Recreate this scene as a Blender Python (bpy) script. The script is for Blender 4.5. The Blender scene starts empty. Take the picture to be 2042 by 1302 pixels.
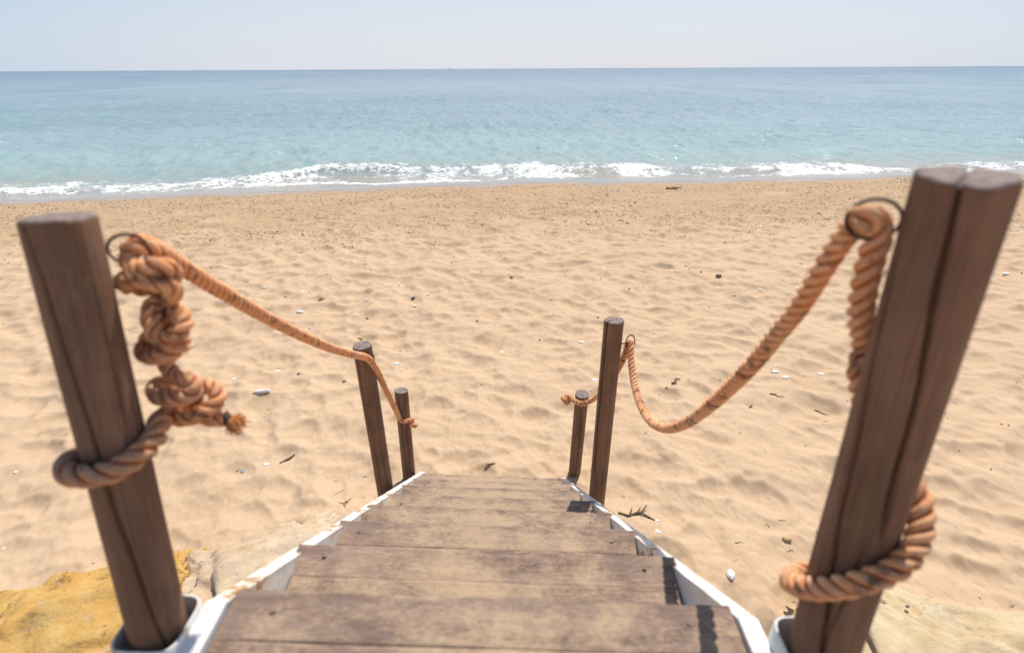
import bpy, bmesh, math, random
import numpy as np
from mathutils import Vector, Matrix, noise as mnoise

R = math.radians
rng = np.random.default_rng(7)
random.seed(7)
scn = bpy.context.scene
COL = scn.collection

# ------------------------------------------------------------------ camera geometry
CAMH = 2.45
FPX = 1070.0
PITCH, ROLL = 0.44744401502119535, 0.005386823506829917
_c, _s = math.cos(PITCH), math.sin(PITCH)
_B = np.array([[1, 0, 0], [0, -_s, -_c], [0, _c, -_s]])
_cr, _sr = math.cos(ROLL), math.sin(ROLL)
CM = np.array([[_cr, _sr, 0], [-_sr, _cr, 0], [0, 0, 1]]) @ _B      # rows: right, down, forward
EYE = np.array([0.0, 0.0, CAMH])
# the staircase, measured: centre of a nosing, unit lateral, step vector
ST0 = np.array([-0.04974, 0.66813, -0.86638 + CAMH])
LAT = np.array([0.8986768, -0.00068053, -0.04878078]); LAT /= np.linalg.norm(LAT)
STEP = np.array([-0.01137007, 0.28869368, -0.21197716])
FWD = np.array([STEP[0], STEP[1], 0.0]); FWD /= np.linalg.norm(FWD)
FWD -= LAT * (FWD @ LAT); FWD /= np.linalg.norm(FWD)
UPV = np.cross(LAT, FWD)
_n = np.cross(STEP, [0, 0, 1.0]); NLAT = _n / np.linalg.norm(_n)


def ray(x, y):
    return CM.T @ np.array([(x - 1021) / FPX, (y - 651) / FPX, 1.0])


def at_y(x, y, Y):
    d = ray(x, y)
    return EYE + d * (Y / d[1])


def at_z(x, y, Z):
    d = ray(x, y)
    return EYE + d * ((Z - CAMH) / d[2])


def on_lat(x, y, lat):
    """where the sight line meets the vertical plane running along the stair at a lateral offset"""
    d = ray(x, y)
    return EYE + d * (((ST0 - EYE + LAT * lat) @ NLAT) / (d @ NLAT))


def on_vplane(x, y, A, B):
    n = np.cross(B - A, [0, 0, 1.0])
    d = ray(x, y)
    return EYE + d * (((A - EYE) @ n) / (d @ n))


# ------------------------------------------------------------------ helpers
def mesh_np(name, V, F, mats=(), smooth=True):
    V = np.asarray(V, np.float32)
    F = np.asarray(F, np.int32)
    me = bpy.data.meshes.new(name)
    nf, k = F.shape
    me.vertices.add(len(V)); me.vertices.foreach_set('co', V.ravel())
    me.loops.add(nf * k); me.loops.foreach_set('vertex_index', F.ravel())
    me.polygons.add(nf)
    me.polygons.foreach_set('loop_start', np.arange(0, nf * k, k, dtype=np.int32))
    me.polygons.foreach_set('loop_total', np.full(nf, k, np.int32))
    me.update(calc_edges=True)
    if smooth:
        me.polygons.foreach_set('use_smooth', np.ones(nf, bool))
    for m in mats:
        me.materials.append(m)
    return me


def pattr(me, name, vals):
    a = me.attributes.new(name, 'FLOAT', 'POINT')
    a.data.foreach_set('value', np.asarray(vals, np.float32).ravel())


def link(name, me, parent=None, loc=None):
    o = bpy.data.objects.new(name, me)
    COL.objects.link(o)
    if loc is not None:
        o.location = loc
    if parent is not None:
        o.parent = parent
        o.matrix_parent_inverse = Matrix.Translation(parent.location).inverted()
    return o


def tag(o, label, cat, group=None, kind=None):
    if label: o['label'] = label
    if cat: o['category'] = cat
    if group: o['group'] = group
    if kind: o['kind'] = kind
    return o


def empty(name, loc, label, cat, group=None):
    o = bpy.data.objects.new(name, None)
    COL.objects.link(o)
    o.location = loc
    o.empty_display_size = .1
    return tag(o, label, cat, group)


def grid_faces(nr, nc, wrap=False):
    r = np.arange(nr - 1)[:, None]
    c = np.arange(nc if wrap else nc - 1)[None, :]
    a = r * nc + c
    b = r * nc + (c + 1) % nc
    return np.stack([a, b, b + nc, a + nc], -1).reshape(-1, 4)


def fft_noise(nx, ny, dx, lmin, lmax, beta, seed, aniso=None):
    """periodic random field, unit variance; aniso=(ax, ay) scales the wave numbers"""
    g = np.random.default_rng(seed)
    kx = np.fft.fftfreq(nx, dx)[None, :]; ky = np.fft.rfftfreq(ny, dx)[:, None]
    # arrays laid out [y, x] -> use rfft over axis 0
    if aniso: kx = kx * aniso[0]; ky = ky * aniso[1]
    k = np.sqrt(kx ** 2 + ky ** 2); k[0, 0] = 1e9
    amp = k ** (-beta) * np.exp(-(k * lmin) ** 2) * np.exp(-(1 / (k * lmax)) ** 2)
    amp[0, 0] = 0
    ph = g.normal(size=k.shape) + 1j * g.normal(size=k.shape)
    h = np.fft.irfft(np.fft.ifft(amp * ph, axis=1), n=ny, axis=0)
    return (h - h.mean()) / h.std()


def sample(img, fx, fy, wrap=False):
    ny, nx = img.shape
    if wrap:
        fx = np.mod(fx, nx); fy = np.mod(fy, ny)
        x0 = np.floor(fx).astype(int) % nx; y0 = np.floor(fy).astype(int) % ny
        x1 = (x0 + 1) % nx; y1 = (y0 + 1) % ny
        tx = fx - np.floor(fx); ty = fy - np.floor(fy)
    else:
        fx = np.clip(fx, 0, nx - 1.001); fy = np.clip(fy, 0, ny - 1.001)
        x0 = fx.astype(int); y0 = fy.astype(int); x1 = x0 + 1; y1 = y0 + 1
        tx = fx - x0; ty = fy - y0
    return (img[y0, x0] * (1 - tx) * (1 - ty) + img[y0, x1] * tx * (1 - ty)
            + img[y1, x0] * (1 - tx) * ty + img[y1, x1] * tx * ty)


def sstep(a, b, x):
    t = np.clip((x - a) / (b - a), 0, 1)
    return t * t * (3 - 2 * t)


# ------------------------------------------------------------------ materials
class NT:
    def __init__(s, name):
        s.m = bpy.data.materials.new(name); s.m.use_nodes = True
        s.t = s.m.node_tree; s.t.nodes.clear()
        s.out = s.n('ShaderNodeOutputMaterial')
        s.b = s.n('ShaderNodeBsdfPrincipled')
        s.l(s.b.outputs[0], s.out.inputs[0])

    def n(s, typ, **kw):
        nd = s.t.nodes.new(typ)
        for k, v in kw.items(): setattr(nd, k, v)
        return nd

    def l(s, a, b): s.t.links.new(a, b)

    def val(s, sock, v):
        if hasattr(v, 'links') or hasattr(v, 'is_linked'): s.l(v, sock)
        else: sock.default_value = v

    def coord(s, kind='Object', scale=(1, 1, 1), rot=(0, 0, 0)):
        tc = s.n('ShaderNodeTexCoord'); mp = s.n('ShaderNodeMapping')
        mp.inputs['Scale'].default_value = scale; mp.inputs['Rotation'].default_value = rot
        s.l(tc.outputs[kind], mp.inputs[0]); return mp.outputs[0]

    def pos(s, scale=(1, 1, 1)):
        g = s.n('ShaderNodeNewGeometry'); mp = s.n('ShaderNodeMapping')
        mp.inputs['Scale'].default_value = scale
        s.l(g.outputs['Position'], mp.inputs[0]); return mp.outputs[0]

    def noise(s, vec, scale, detail=4, rough=.55, dist=0):
        nd = s.n('ShaderNodeTexNoise')
        nd.inputs['Scale'].default_value = scale; nd.inputs['Detail'].default_value = detail
        nd.inputs['Roughness'].default_value = rough; nd.inputs['Distortion'].default_value = dist
        s.l(vec, nd.inputs['Vector']); return nd.outputs['Fac']

    def voro(s, vec, scale, feature='F1', out='Distance', rand=1):
        nd = s.n('ShaderNodeTexVoronoi', feature=feature)
        nd.inputs['Scale'].default_value = scale; nd.inputs['Randomness'].default_value = rand
        s.l(vec, nd.inputs['Vector']); return nd.outputs[out]

    def ramp(s, fac, stops, interp='LINEAR'):
        nd = s.n('ShaderNodeValToRGB'); cr = nd.color_ramp; cr.interpolation = interp
        while len(cr.elements) < len(stops): cr.elements.new(.5)
        for e, (p, c) in zip(cr.elements, stops):
            e.position = p
            e.color = (c, c, c, 1) if isinstance(c, (int, float)) else (*c, 1)
        s.l(fac, nd.inputs[0]); return nd.outputs[0]

    def mix(s, fac, a, b, mode='MIX'):
        nd = s.n('ShaderNodeMix', data_type='RGBA', blend_type=mode)
        for sock, v in ((nd.inputs[0], fac), (nd.inputs[6], a), (nd.inputs[7], b)):
            if isinstance(v, (int, float)): sock.default_value = v
            elif isinstance(v, tuple): sock.default_value = (*v, 1)
            else: s.l(v, sock)
        return nd.outputs[2]

    def math(s, op, a, b=0.0, c=None, clamp=False):
        nd = s.n('ShaderNodeMath', operation=op); nd.use_clamp = clamp
        for i, v in enumerate((a, b) if c is None else (a, b, c)):
            if isinstance(v, (int, float)): nd.inputs[i].default_value = v
            else: s.l(v, nd.inputs[i])
        return nd.outputs[0]

    def attr(s, name, out='Fac'):
        nd = s.n('ShaderNodeAttribute', attribute_name=name); return nd.outputs[out]

    def bump(s, h, strength, dist, normal=None):
        nd = s.n('ShaderNodeBump')
        nd.inputs['Strength'].default_value = strength; nd.inputs['Distance'].default_value = dist
        s.l(h, nd.inputs['Height'])
        if normal is not None: s.l(normal, nd.inputs['Normal'])
        return nd.outputs[0]

    def set(s, color=None, rough=None, normal=None, metal=None, spec=None):
        b = s.b.inputs
        for k, v in (('Base Color', color), ('Roughness', rough), ('Normal', normal), ('Metallic', metal), ('Specular IOR Level', spec)):
            if v is None: continue
            if isinstance(v, (int, float)): b[k].default_value = v
            elif isinstance(v, tuple): b[k].default_value = (*v, 1)
            else: s.l(v, b[k])
        return s.m


def mat_sand():
    t = NT('beach_sand')
    p = t.pos()
    big = t.noise(p, .9, 5, .6)
    med = t.noise(p, 9, 4, .6)
    fine = t.noise(p, 420, 2, .7)
    dry = t.mix(t.ramp(big, [(.3, 0), (.7, 1)]), (.575, .398, .250), (.635, .450, .290))
    dry = t.mix(t.math('MULTIPLY', t.ramp(med, [(.35, 0), (.75, 1)]), .2), dry, (.53, .36, .215))
    grain = t.ramp(fine, [(.25, (.70, .70, .72)), (.5, (1, 1, 1)), (.8, (1.16, 1.15, 1.12))])
    dry = t.mix(1.0, dry, grain, 'MULTIPLY')
    # coarser shelly, littered sand on the upper beach
    coarse = t.attr('coarse')
    sp = t.noise(t.pos((1, .8, 1)), 26, 3, .65)
    sp2 = t.noise(t.pos((1, .7, 1)), 70, 2, .6)
    dark = t.math('MULTIPLY', t.ramp(t.math('ADD', t.math('MULTIPLY', sp, .6), t.math('MULTIPLY', sp2, .4)), [(.52, 0), (.64, 1)]), coarse)
    c = t.mix(t.math('MULTIPLY', coarse, .62), dry, (.45, .295, .165))
    c = t.mix(t.math('MULTIPLY', dark, .5), c, (.19, .115, .06))
    lite = t.math('MULTIPLY', t.ramp(t.noise(t.pos((1, .8, 1)), 41, 2, .6), [(.64, 0), (.70, 1)]), coarse)
    c = t.mix(t.math('MULTIPLY', lite, .45), c, (.72, .62, .50))
    # damp, then soaked, towards the water's edge
    damp = t.attr('damp'); wet = t.attr('wet')
    c = t.mix(t.math('MULTIPLY', damp, .75), c, (.44, .285, .155))
    c = t.mix(t.math('MULTIPLY', wet, .85), c, (.36, .25, .16))
    r = t.ramp(wet, [(0, .95), (.6, .45), (1, .10)])
    h = t.math('ADD', t.math('MULTIPLY', t.noise(p, 90, 4, .6), .22), t.math('MULTIPLY', fine, .10))
    dryf = t.math('SUBTRACT', 1.0, wet, clamp=True)
    nb = t.n('ShaderNodeBump'); nb.inputs['Distance'].default_value = .014
    t.l(h, nb.inputs['Height']); t.l(t.math('MULTIPLY', dryf, .6), nb.inputs['Strength'])
    return t.set(c, r, nb.outputs[0], spec=.25)


def mat_sea():
    t = NT('sea_water')
    off = t.attr('off')                 # metres out from the water's edge
    lo = t.math('LOGARITHM', t.math('ADD', t.math('MAXIMUM', off, 0.0), 1.0), 10.0)   # 0..4
    c = t.ramp(t.math('DIVIDE', lo, 4.0), [
        (0.0, (.42, .35, .28)), (.085, (.40, .37, .31)), (.12, (.38, .42, .38)), (.165, (.34, .46, .43)),
        (.22, (.345, .47, .46)), (.33, (.295, .41, .425)), (.46, (.23, .35, .39)), (.62, (.13, .22, .29)), (.85, (.10, .18, .25)), (1, (.10, .175, .25))])
    n1 = t.noise(t.pos((.035, .12, 1)), 1, 4, .6)
    c = t.mix(t.math('MULTIPLY', t.ramp(n1, [(.4, 0), (.7, 1)]), .35), c, (.16, .24, .25))
    # sand stirred up in the surf
    n2 = t.noise(t.pos((.25, .9, 1)), 1, 4, .6)
    st = t.math('MULTIPLY', t.ramp(n2, [(.45, 0), (.62, 1)]), t.ramp(t.math('DIVIDE', off, 6.0), [(.0, 1), (.35, .8), (1, 0)]))
    c = t.mix(t.math('MULTIPLY', st, .55), c, (.42, .35, .26))
    # foam
    fa = t.attr('foam')
    pf = t.pos((1, 1.6, 1))
    w = t.n('ShaderNodeVectorMath', operation='ADD'); wn = t.n('ShaderNodeTexNoise'); wn.inputs['Scale'].default_value = 2.2
    t.l(pf, wn.inputs['Vector']); t.l(pf, w.inputs[0])
    sc = t.n('ShaderNodeVectorMath', operation='SCALE'); sc.inputs['Scale'].default_value = .5
    t.l(wn.outputs['Color'], sc.inputs[0]); t.l(sc.outputs[0], w.inputs[1])
    lace = t.voro(w.outputs[0], 5.0, 'DISTANCE_TO_EDGE')
    lace2 = t.voro(w.outputs[0], 13.0, 'DISTANCE_TO_EDGE')
    nn = t.noise(pf, 3.2, 6, .7)
    pat = t.math('ADD', t.math('MULTIPLY', t.math('SUBTRACT', .20, lace), 1.9), t.math('MULTIPLY', t.math('SUBTRACT', .1, lace2), 1.0))
    pat = t.math('ADD', pat, t.math('MULTIPLY', t.math('SUBTRACT', nn, .5), 2.1))
    ff = t.math('ADD', t.math('MULTIPLY', t.math('SUBTRACT', fa, .5), 1.5), pat)
    fm = t.math('MULTIPLY', t.ramp(ff, [(.06, 0), (.26, 1)]), t.ramp(fa, [(.02, 0), (.12, 1)]))
    c = t.mix(fm, c, (.86, .86, .84))
    r = t.mix(fm, t.ramp(t.math('DIVIDE', lo, 4.0), [(.0, .05), (.3, .06), (.6, .20), (1, .32)]), (.8, .8, .8))
    # ripples
    r1 = t.noise(t.pos((1, 2.2, 1)), 3.4, 6, .68)
    r2 = t.noise(t.pos((.35, 1.3, 1)), .8, 7, .7)
    far = t.ramp(t.math('DIVIDE', lo, 4.0), [(.35, 0), (.6, 1)])
    hgt = t.math('ADD', t.math('MULTIPLY', r1, .045), t.math('MULTIPLY', t.math('MULTIPLY', r2, far), .32))
    r3 = t.noise(t.pos((1, 1.5, 1)), 13, 3, .6)
    hgt = t.math('ADD', hgt, t.math('MULTIPLY', r3, .042))
    hgt = t.math('ADD', hgt, t.math('MULTIPLY', fm, .03))
    calm = t.ramp(t.math('DIVIDE', off, 4.0), [(.0, .05), (.25, .4), (.6, 1)])
    nb = t.n('ShaderNodeBump'); nb.inputs['Distance'].default_value = 1.0
    t.l(hgt, nb.inputs['Height']); t.l(t.math('MULTIPLY', calm, .8), nb.inputs['Strength'])
    t.b.inputs['IOR'].default_value = 1.33
    return t.set(c, r, nb.outputs[0])


def mat_wood(name, base, dark, lite, seed):
    """stained round timber: u (around) and v (metres along) come from attributes"""
    t = NT(name)
    cb = t.n('ShaderNodeCombineXYZ')
    t.l(t.attr('cu'), cb.inputs[0]); t.l(t.attr('cv'), cb.inputs[1]); t.l(t.attr('cz'), cb.inputs[2])
    def mp(sc):
        m = t.n('ShaderNodeMapping'); m.inputs['Scale'].default_value = sc; m.inputs['Location'].default_value = (seed, seed * .7, 0)
        t.l(cb.outputs[0], m.inputs[0]); return m.outputs[0]
    grain = t.noise(mp((1, 1, .035)), 190, 4, .65)
    broad = t.noise(mp((1, 1, .10)), 34, 4, .6)
    blot = t.noise(mp((1, 1, .6)), 9, 4, .6)
    c = t.mix(t.ramp(broad, [(.3, 0), (.7, 1)]), base, lite)
    c = t.mix(t.math('MULTIPLY', t.ramp(grain, [(.45, 0), (.72, 1)]), .5), c, dark)
    c = t.mix(t.math('MULTIPLY', t.ramp(blot, [(.40, 0), (.68, 1)]), .5), c, dark)
    olive = t.ramp(t.noise(mp((1, 1, .12)), 15, 3, .5), [(.48, 0), (.66, 1)])
    c = t.mix(t.math('MULTIPLY', olive, .4), c, (.10, .066, .036))
    sandy = t.ramp(t.noise(mp((1, 1, .5)), 26, 5, .7), [(.58, 0), (.78, 1)])
    c = t.mix(t.math('MULTIPLY', sandy, .25), c, (.42, .30, .19))
    end = t.attr('endgrain')
    c = t.mix(t.math('MULTIPLY', end, .75), c, t.mix(t.ramp(t.noise(mp((1, 1, 1)), 150, 3, .6), [(.35, 0), (.65, 1)]), (.20, .15, .135), (.38, .31, .28)))
    h = t.math('ADD', t.math('MULTIPLY', grain, .6), t.math('MULTIPLY', broad, .6))
    return t.set(c, .72, t.bump(h, .8, .005), spec=.3)


def mat_tread():
    t = NT('sandy_tread_wood')
    cb = t.n('ShaderNodeCombineXYZ')
    t.l(t.attr('tu'), cb.inputs[0]); t.l(t.attr('tv'), cb.inputs[1]); t.l(t.attr('ti'), cb.inputs[2])
    def mp(sc):
        m = t.n('ShaderNodeMapping'); m.inputs['Scale'].default_value = sc
        t.l(cb.outputs[0], m.inputs[0]); return m.outputs[0]
    grain = t.noise(mp((.05, 1, 1)), 230, 4, .65)
    broad = t.noise(mp((.12, 1, 1)), 22, 4, .6)
    wood = t.mix(t.ramp(broad, [(.3, 0), (.7, 1)]), (.165, .10, .078), (.34, .24, .19))
    wood = t.mix(t.math('MULTIPLY', t.ramp(grain, [(.42, 0), (.64, 1)]), .75), wood, (.115, .072, .055))
    cb2 = t.n('ShaderNodeCombineXYZ'); t.l(t.attr('mu'), cb2.inputs[0]); t.l(t.attr('mv'), cb2.inputs[1])
    n1 = t.noise(cb2.outputs[0], 6.5, 6, .7, .4)
    n2 = t.noise(mp((.5, 1.4, 1)), 38, 5, .7)
    amt = t.attr('sandy')
    f = t.math('ADD', t.math('ADD', t.math('MULTIPLY', n1, .80), t.math('MULTIPLY', n2, .55)), t.math('MULTIPLY', amt, .36))
    f = t.math('ADD', f, t.math('MULTIPLY', t.math('SUBTRACT', grain, .5), .38))
    n4 = t.noise(mp((.6, 1.2, 1)), 130, 4, .75)
    f = t.math('ADD', f, t.math('MULTIPLY', t.math('SUBTRACT', n4, .5), .55))
    sm = t.ramp(f, [(.70, 0), (.98, .86)])
    fine = t.noise(mp((1, 1, 1)), 500, 2, .7)
    sand = t.mix(t.ramp(fine, [(.3, 0), (.7, 1)]), (.44, .305, .19), (.545, .392, .25))
    c = t.mix(sm, wood, sand)
    h = t.math('ADD', t.math('MULTIPLY', grain, .5), t.math('MULTIPLY', sm, .6))
    return t.set(c, .85, t.bump(h, .5, .003), spec=.25)


def mat_steel():
    t = NT('rusty_white_paint')
    p = t.coord('Object')
    n = t.noise(p, 7, 6, .68, .3)
    n2 = t.noise(p, 60, 4, .7)
    f = t.math('ADD', n, t.math('MULTIPLY', t.math('SUBTRACT', n2, .5), .35))
    rm = t.ramp(f, [(.575, 0), (.63, 1)])
    halo = t.ramp(f, [(.49, 0), (.60, 1)])
    rust = t.mix(t.ramp(n2, [(.35, 0), (.65, 1)]), (.16, .055, .018), (.50, .22, .05))
    grime = t.ramp(t.noise(p, 18, 5, .65), [(.45, 0), (.8, 1)])
    c = t.mix(t.math('MULTIPLY', grime, .6), (.78, .78, .75), (.50, .46, .40))
    c = t.mix(t.math('MULTIPLY', halo, .55), c, (.66, .50, .28))
    c = t.mix(rm, c, rust)
    r = t.mix(rm, (.42, .42, .42), (.9, .9, .9))
    return t.set(c, r, t.bump(t.math('ADD', rm, t.math('MULTIPLY', n2, .3)), .35, .003))


def mat_rope():
    t = NT('faded_orange_rope')
    p = t.pos()
    al = t.attr('along'); sid = t.attr('strand')
    n1 = t.noise(p, 16, 4, .6); n2 = t.noise(p, 75, 4, .65); n3 = t.noise(p, 30, 3, .6)
    c = t.mix(t.ramp(n1, [(.3, 0), (.7, 1)]), (.88, .355, .13), (.88, .50, .275))
    c = t.mix(t.math('MULTIPLY', t.ramp(n2, [(.4, 0), (.75, 1)]), .5), c, (.80, .58, .40))
    gr = t.math('MULTIPLY', t.ramp(n3, [(.54, 0), (.66, 1)]), t.ramp(n2, [(.3, .3), (.6, 1)]))
    grime = t.math('MULTIPLY', gr, t.attr('dirt'))
    c = t.mix(t.math('MINIMUM', grime, .85), c, (.085, .055, .045))
    c = t.mix(t.math('MULTIPLY', t.attr('grey'), .75), c, (.30, .20, .145))
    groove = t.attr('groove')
    c = t.mix(t.math('MULTIPLY', groove, .6), c, (.46, .11, .022))  # creases painted dark orange-red for shade and light glowing through the strands
    yarn = t.math('SINE', t.math('ADD', t.math('MULTIPLY', al, 700.0), t.math('MULTIPLY', t.attr('ang'), 3.0)))
    h = t.math('ADD', t.math('MULTIPLY', yarn, .25), t.math('MULTIPLY', t.noise(p, 500, 2, .6), .9))
    t.b.inputs['Subsurface Weight'].default_value = .35
    t.b.inputs['Subsurface Radius'].default_value = (1, .35, .12); t.b.inputs['Subsurface Scale'].default_value = .008
    return t.set(c, .85, t.bump(h, .8, .002), spec=.2)


def mat_simple(name, c1, c2, scale, rough=.8, bump=.4, bd=.004, c3=None, kind='Object', metal=0):
    t = NT(name)
    p = t.coord(kind)
    n = t.noise(p, scale, 5, .65)
    c = t.mix(t.ramp(n, [(.32, 0), (.68, 1)]), c1, c2)
    if c3:
        c = t.mix(t.ramp(t.noise(p, scale * .37, 4, .6), [(.55, 0), (.66, 1)]), c, c3)
    return t.set(c, rough, t.bump(n, bump, bd), metal=metal, spec=.3)


def mat_rock(name, c1, c2, c3, pit, sandc=(.58, .42, .27)):
    t = NT(name)
    p = t.pos()
    n = t.noise(p, 5, 6, .65); n2 = t.noise(p, 28, 6, .7); n3 = t.noise(t.pos((1, 1, 4)), 7, 6, .65)
    c = t.mix(t.ramp(n, [(.35, 0), (.65, 1)]), c1, c2)
    c = t.mix(t.math('MULTIPLY', t.ramp(n3, [(.45, 0), (.7, 1)]), .6), c, c3)
    c = t.mix(t.math('MULTIPLY', t.ramp(t.math('ADD', t.math('MULTIPLY', n2, .55), t.math('MULTIPLY', t.noise(t.pos((1, 1, 2)), 4, 4, .6), .45)), [(.56, 0), (.64, 1)]), .8), c, pit)
    s = t.ramp(t.noise(p, 11, 5, .7), [(.56, 0), (.66, 1)])
    c = t.mix(t.math('MULTIPLY', s, .6), c, sandc)
    h = t.math('ADD', t.math('MULTIPLY', n2, .6), t.math('MULTIPLY', n3, .8))
    return t.set(c, .9, t.bump(h, .7, .022), spec=.2)


M_SAND = mat_sand(); M_SEA = mat_sea()
M_POST = mat_wood('brown_stained_timber', (.225, .114, .066), (.080, .039, .024), (.30, .165, .102), 1.3)
M_TREAD = mat_tread(); M_STEEL = mat_steel(); M_ROPE = mat_rope()
M_IRON = mat_simple('dark_rusted_iron', (.018, .014, .014), (.055, .032, .024), 60, .6, .4, .001)
M_TAPE = mat_simple('black_tape', (.012, .012, .013), (.03, .03, .03), 80, .5, .3, .001)
M_FRAY = mat_simple('frayed_orange_fibre', (.60, .20, .05), (.66, .33, .13), 300, .9, .8, .002)
M_SCREW = mat_simple('weathered_screw', (.16, .115, .08), (.30, .22, .15), 200, .7, .4, .001)
M_WHITE = mat_simple('white_stone', (.74, .70, .64), (.84, .82, .78), 40, .8, .3, .002)
M_GREYST = mat_simple('grey_stone', (.30, .27, .24), (.48, .44, .39), 40, .8, .4, .002)
M_TAN = mat_simple('tan_stone', (.42, .28, .13), (.60, .45, .25), 40, .8, .4, .002)
M_DARKST = mat_simple('dark_stone', (.13, .10, .08), (.24, .185, .14), 40, .8, .4, .002)
M_TWIG = mat_simple('weathered_twig', (.06, .04, .027), (.19, .13, .085), 60, .9, .5, .002)
M_STRAW = mat_simple('pale_straw', (.36, .26, .15), (.55, .43, .27), 60, .9, .4, .002)
M_WEED = mat_simple('dried_seaweed', (.085, .055, .032), (.20, .135, .08), 60, .9, .5, .002)
M_BLUE = mat_simple('faded_blue_plastic', (.16, .30, .42), (.30, .45, .52), 60, .5, .2, .001)
M_YROCK = mat_rock('ochre_sandstone', (.58, .33, .085), (.62, .40, .15), (.50, .25, .05), (.20, .10, .035))
M_PROCK = mat_rock('pale_buff_sandstone', (.60, .43, .27), (.68, .54, .38), (.50, .33, .19), (.40, .27, .16))
M_CROCK = mat_rock('cream_limestone', (.58, .43, .25), (.64, .52, .35), (.54, .36, .15), (.36, .27, .17))
M_SHIP = mat_simple('hazy_grey_hull', (.52, .60, .70), (.58, .65, .74), .1, .7, .1, .01)

# ------------------------------------------------------------------ shore line and beach heights
SHX = np.array([-60, -30, -11.79, -9.66, -7.29, -5.66, -4.02, -2.18, -.26, 1.73, 3.68, 6.42, 9.17, 10.93, 14.3, 30, 60.])
SHY = np.array([9.0, 11.2, 12.42, 12.69, 13.13, 13.32, 13.64, 13.97, 14.25, 14.40, 14.32, 14.55, 14.69, 15.01, 15.29, 16.3, 18.])
BRX = np.array([-60, -30, -12.7, -10.3, -8, -6.3, -5.5, -4.75, -2.4, -.3, 2.63, 7, 11.5, 30, 60.])
BRY = np.array([10.5, 12.4, 13.5, 13.75, 14.55, 15.15, 15.75, 16.1, 16.4, 16.45, 16.2, 16.2, 16.1, 17.2, 19.])
ZSEA = -.26


def shore_y(x): return np.interp(x, SHX, SHY) + .05 * np.sin(x * 1.9) + .03 * np.sin(x * 4.3 + 1)
def break_y(x): return np.interp(x, BRX, BRY) + .10 * np.sin(x * 1.3 + 2) + .06 * np.sin(x * 3.1)


def beach_base(x, y):
    s = shore_y(x) - y                      # metres up the beach from the water's edge
    t = np.clip(s / 6.0, 0, 1)
    z = ZSEA * (1 - t) ** 1.35
    z = np.where(s < 0, ZSEA + np.maximum(s, -60) * .075, z)
    # sand banked up a little beside the stair and behind the viewer
    z = z + .05 * np.exp(-((x + .05) / 2.2) ** 2 - ((y - 2.8) / 1.3) ** 2)
    return z


RX0, RY0, RDX = -20.0, -2.0, .0125
RNX, RNY = 3200, 1680
relief = None


def build_relief():
    X = RX0 + np.arange(RNX) * RDX
    Y = RY0 + np.arange(RNY) * RDX
    g = np.random.default_rng(21)
    D = np.zeros((RNY, RNX), np.float32)
    n = 17000
    px = g.uniform(RX0, RX0 + RNX * RDX, n); py = g.uniform(RY0, 13.2, n)
    for i in range(n):
        x, y = px[i], py[i]
        fade = float(np.clip((shore_y(x) - 1.2 - y) / 4.5, .0, 1.0)) ** 1.0
        if fade <= .02: continue
        foot = g.random() < .45
        a = g.uniform(.13, .24) if foot else g.uniform(.06, .15)
        b = a * (g.uniform(.48, .72) if foot else g.uniform(.6, .95))
        d = b * (g.uniform(.26, .48) if foot else g.uniform(.18, .40)) * (.25 + .75 * fade)
        th = g.normal(0, .8) if g.random() < .75 else g.uniform(0, math.pi)
        rad = a * 1.9
        i0 = int((x - rad - RX0) / RDX); i1 = int((x + rad - RX0) / RDX) + 1
        j0 = int((y - rad - RY0) / RDX); j1 = int((y + rad - RY0) / RDX) + 1
        i0, j0 = max(i0, 0), max(j0, 0); i1, j1 = min(i1, RNX), min(j1, RNY)
        if i1 <= i0 or j1 <= j0: continue
        dx = X[i0:i1][None, :] - x; dy = Y[j0:j1][:, None] - y
        u = (dx * math.cos(th) + dy * math.sin(th)) / a
        v = (-dx * math.sin(th) + dy * math.cos(th)) / b
        v = v + .22 * (dx * dx + dy * dy) / (a * b)
        q = u * u + v * v + .25 * u * v
        k = d * (1 - q) * np.where(q < 1, 1, 0)
        sub = D[j0:j1, i0:i1]
        np.maximum(sub, k, out=sub)
    h = -D
    # soften, as wind does
    ky = np.fft.fftfreq(RNY, RDX)[:, None]; kx = np.fft.rfftfreq(RNX, RDX)[None, :]
    H = np.fft.rfft2(h); sig = .0065
    h = np.fft.irfft2(H * np.exp(-2 * (math.pi * sig) ** 2 * (kx ** 2 + ky ** 2)), s=h.shape)
    f1 = fft_noise(RNX, RNY, RDX, .10, 1.6, 1.7, 5, (1.0, .8))
    f2 = fft_noise(RNX, RNY, RDX, .022, .22, 1.2, 6, (.75, 1.25))
    s = (shore_y(X)[None, :] - Y[:, None])
    fade = np.clip((s - 1.0) / 4.0, 0, 1)
    h = h + f1 * (.004 + .008 * fade) + f2 * (.0010 + .0012 * fade)
    # little lumps of the littered strip
    strip = sstep(1.0, 1.8, s) * (1 - sstep(4.5, 6.5, s))
    f3 = fft_noise(RNX, RNY, RDX, .025, .2, 1.2, 8)
    h = h + strip * .008 * f3
    h *= sstep(.25, 1.6, s)
    return h.astype(np.float32)


relief = build_relief()


def sand_z(x, y):
    x = np.asarray(x, float); y = np.asarray(y, float)
    fx = (x - RX0) / RDX; fy = (y - RY0) / RDX
    inside = (fx > 1) & (fx < RNX - 2) & (fy > 1) & (fy < RNY - 2)
    r = np.where(inside, sample(relief, fx, fy), 0.0)
    edge = np.minimum(np.minimum(fx, RNX - 2 - fx), np.minimum(fy + 0 * fx, RNY - 2 - fy)) * RDX
    r = r * np.clip(edge / .5, 0, 1)
    z = beach_base(x, y) + r
    # sand lies just under the treads and laps the last ones
    return z


def polar(angs, rs):
    A, Rr = np.meshgrid(angs, rs)
    return Rr * np.sin(A), Rr * np.cos(A)


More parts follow.
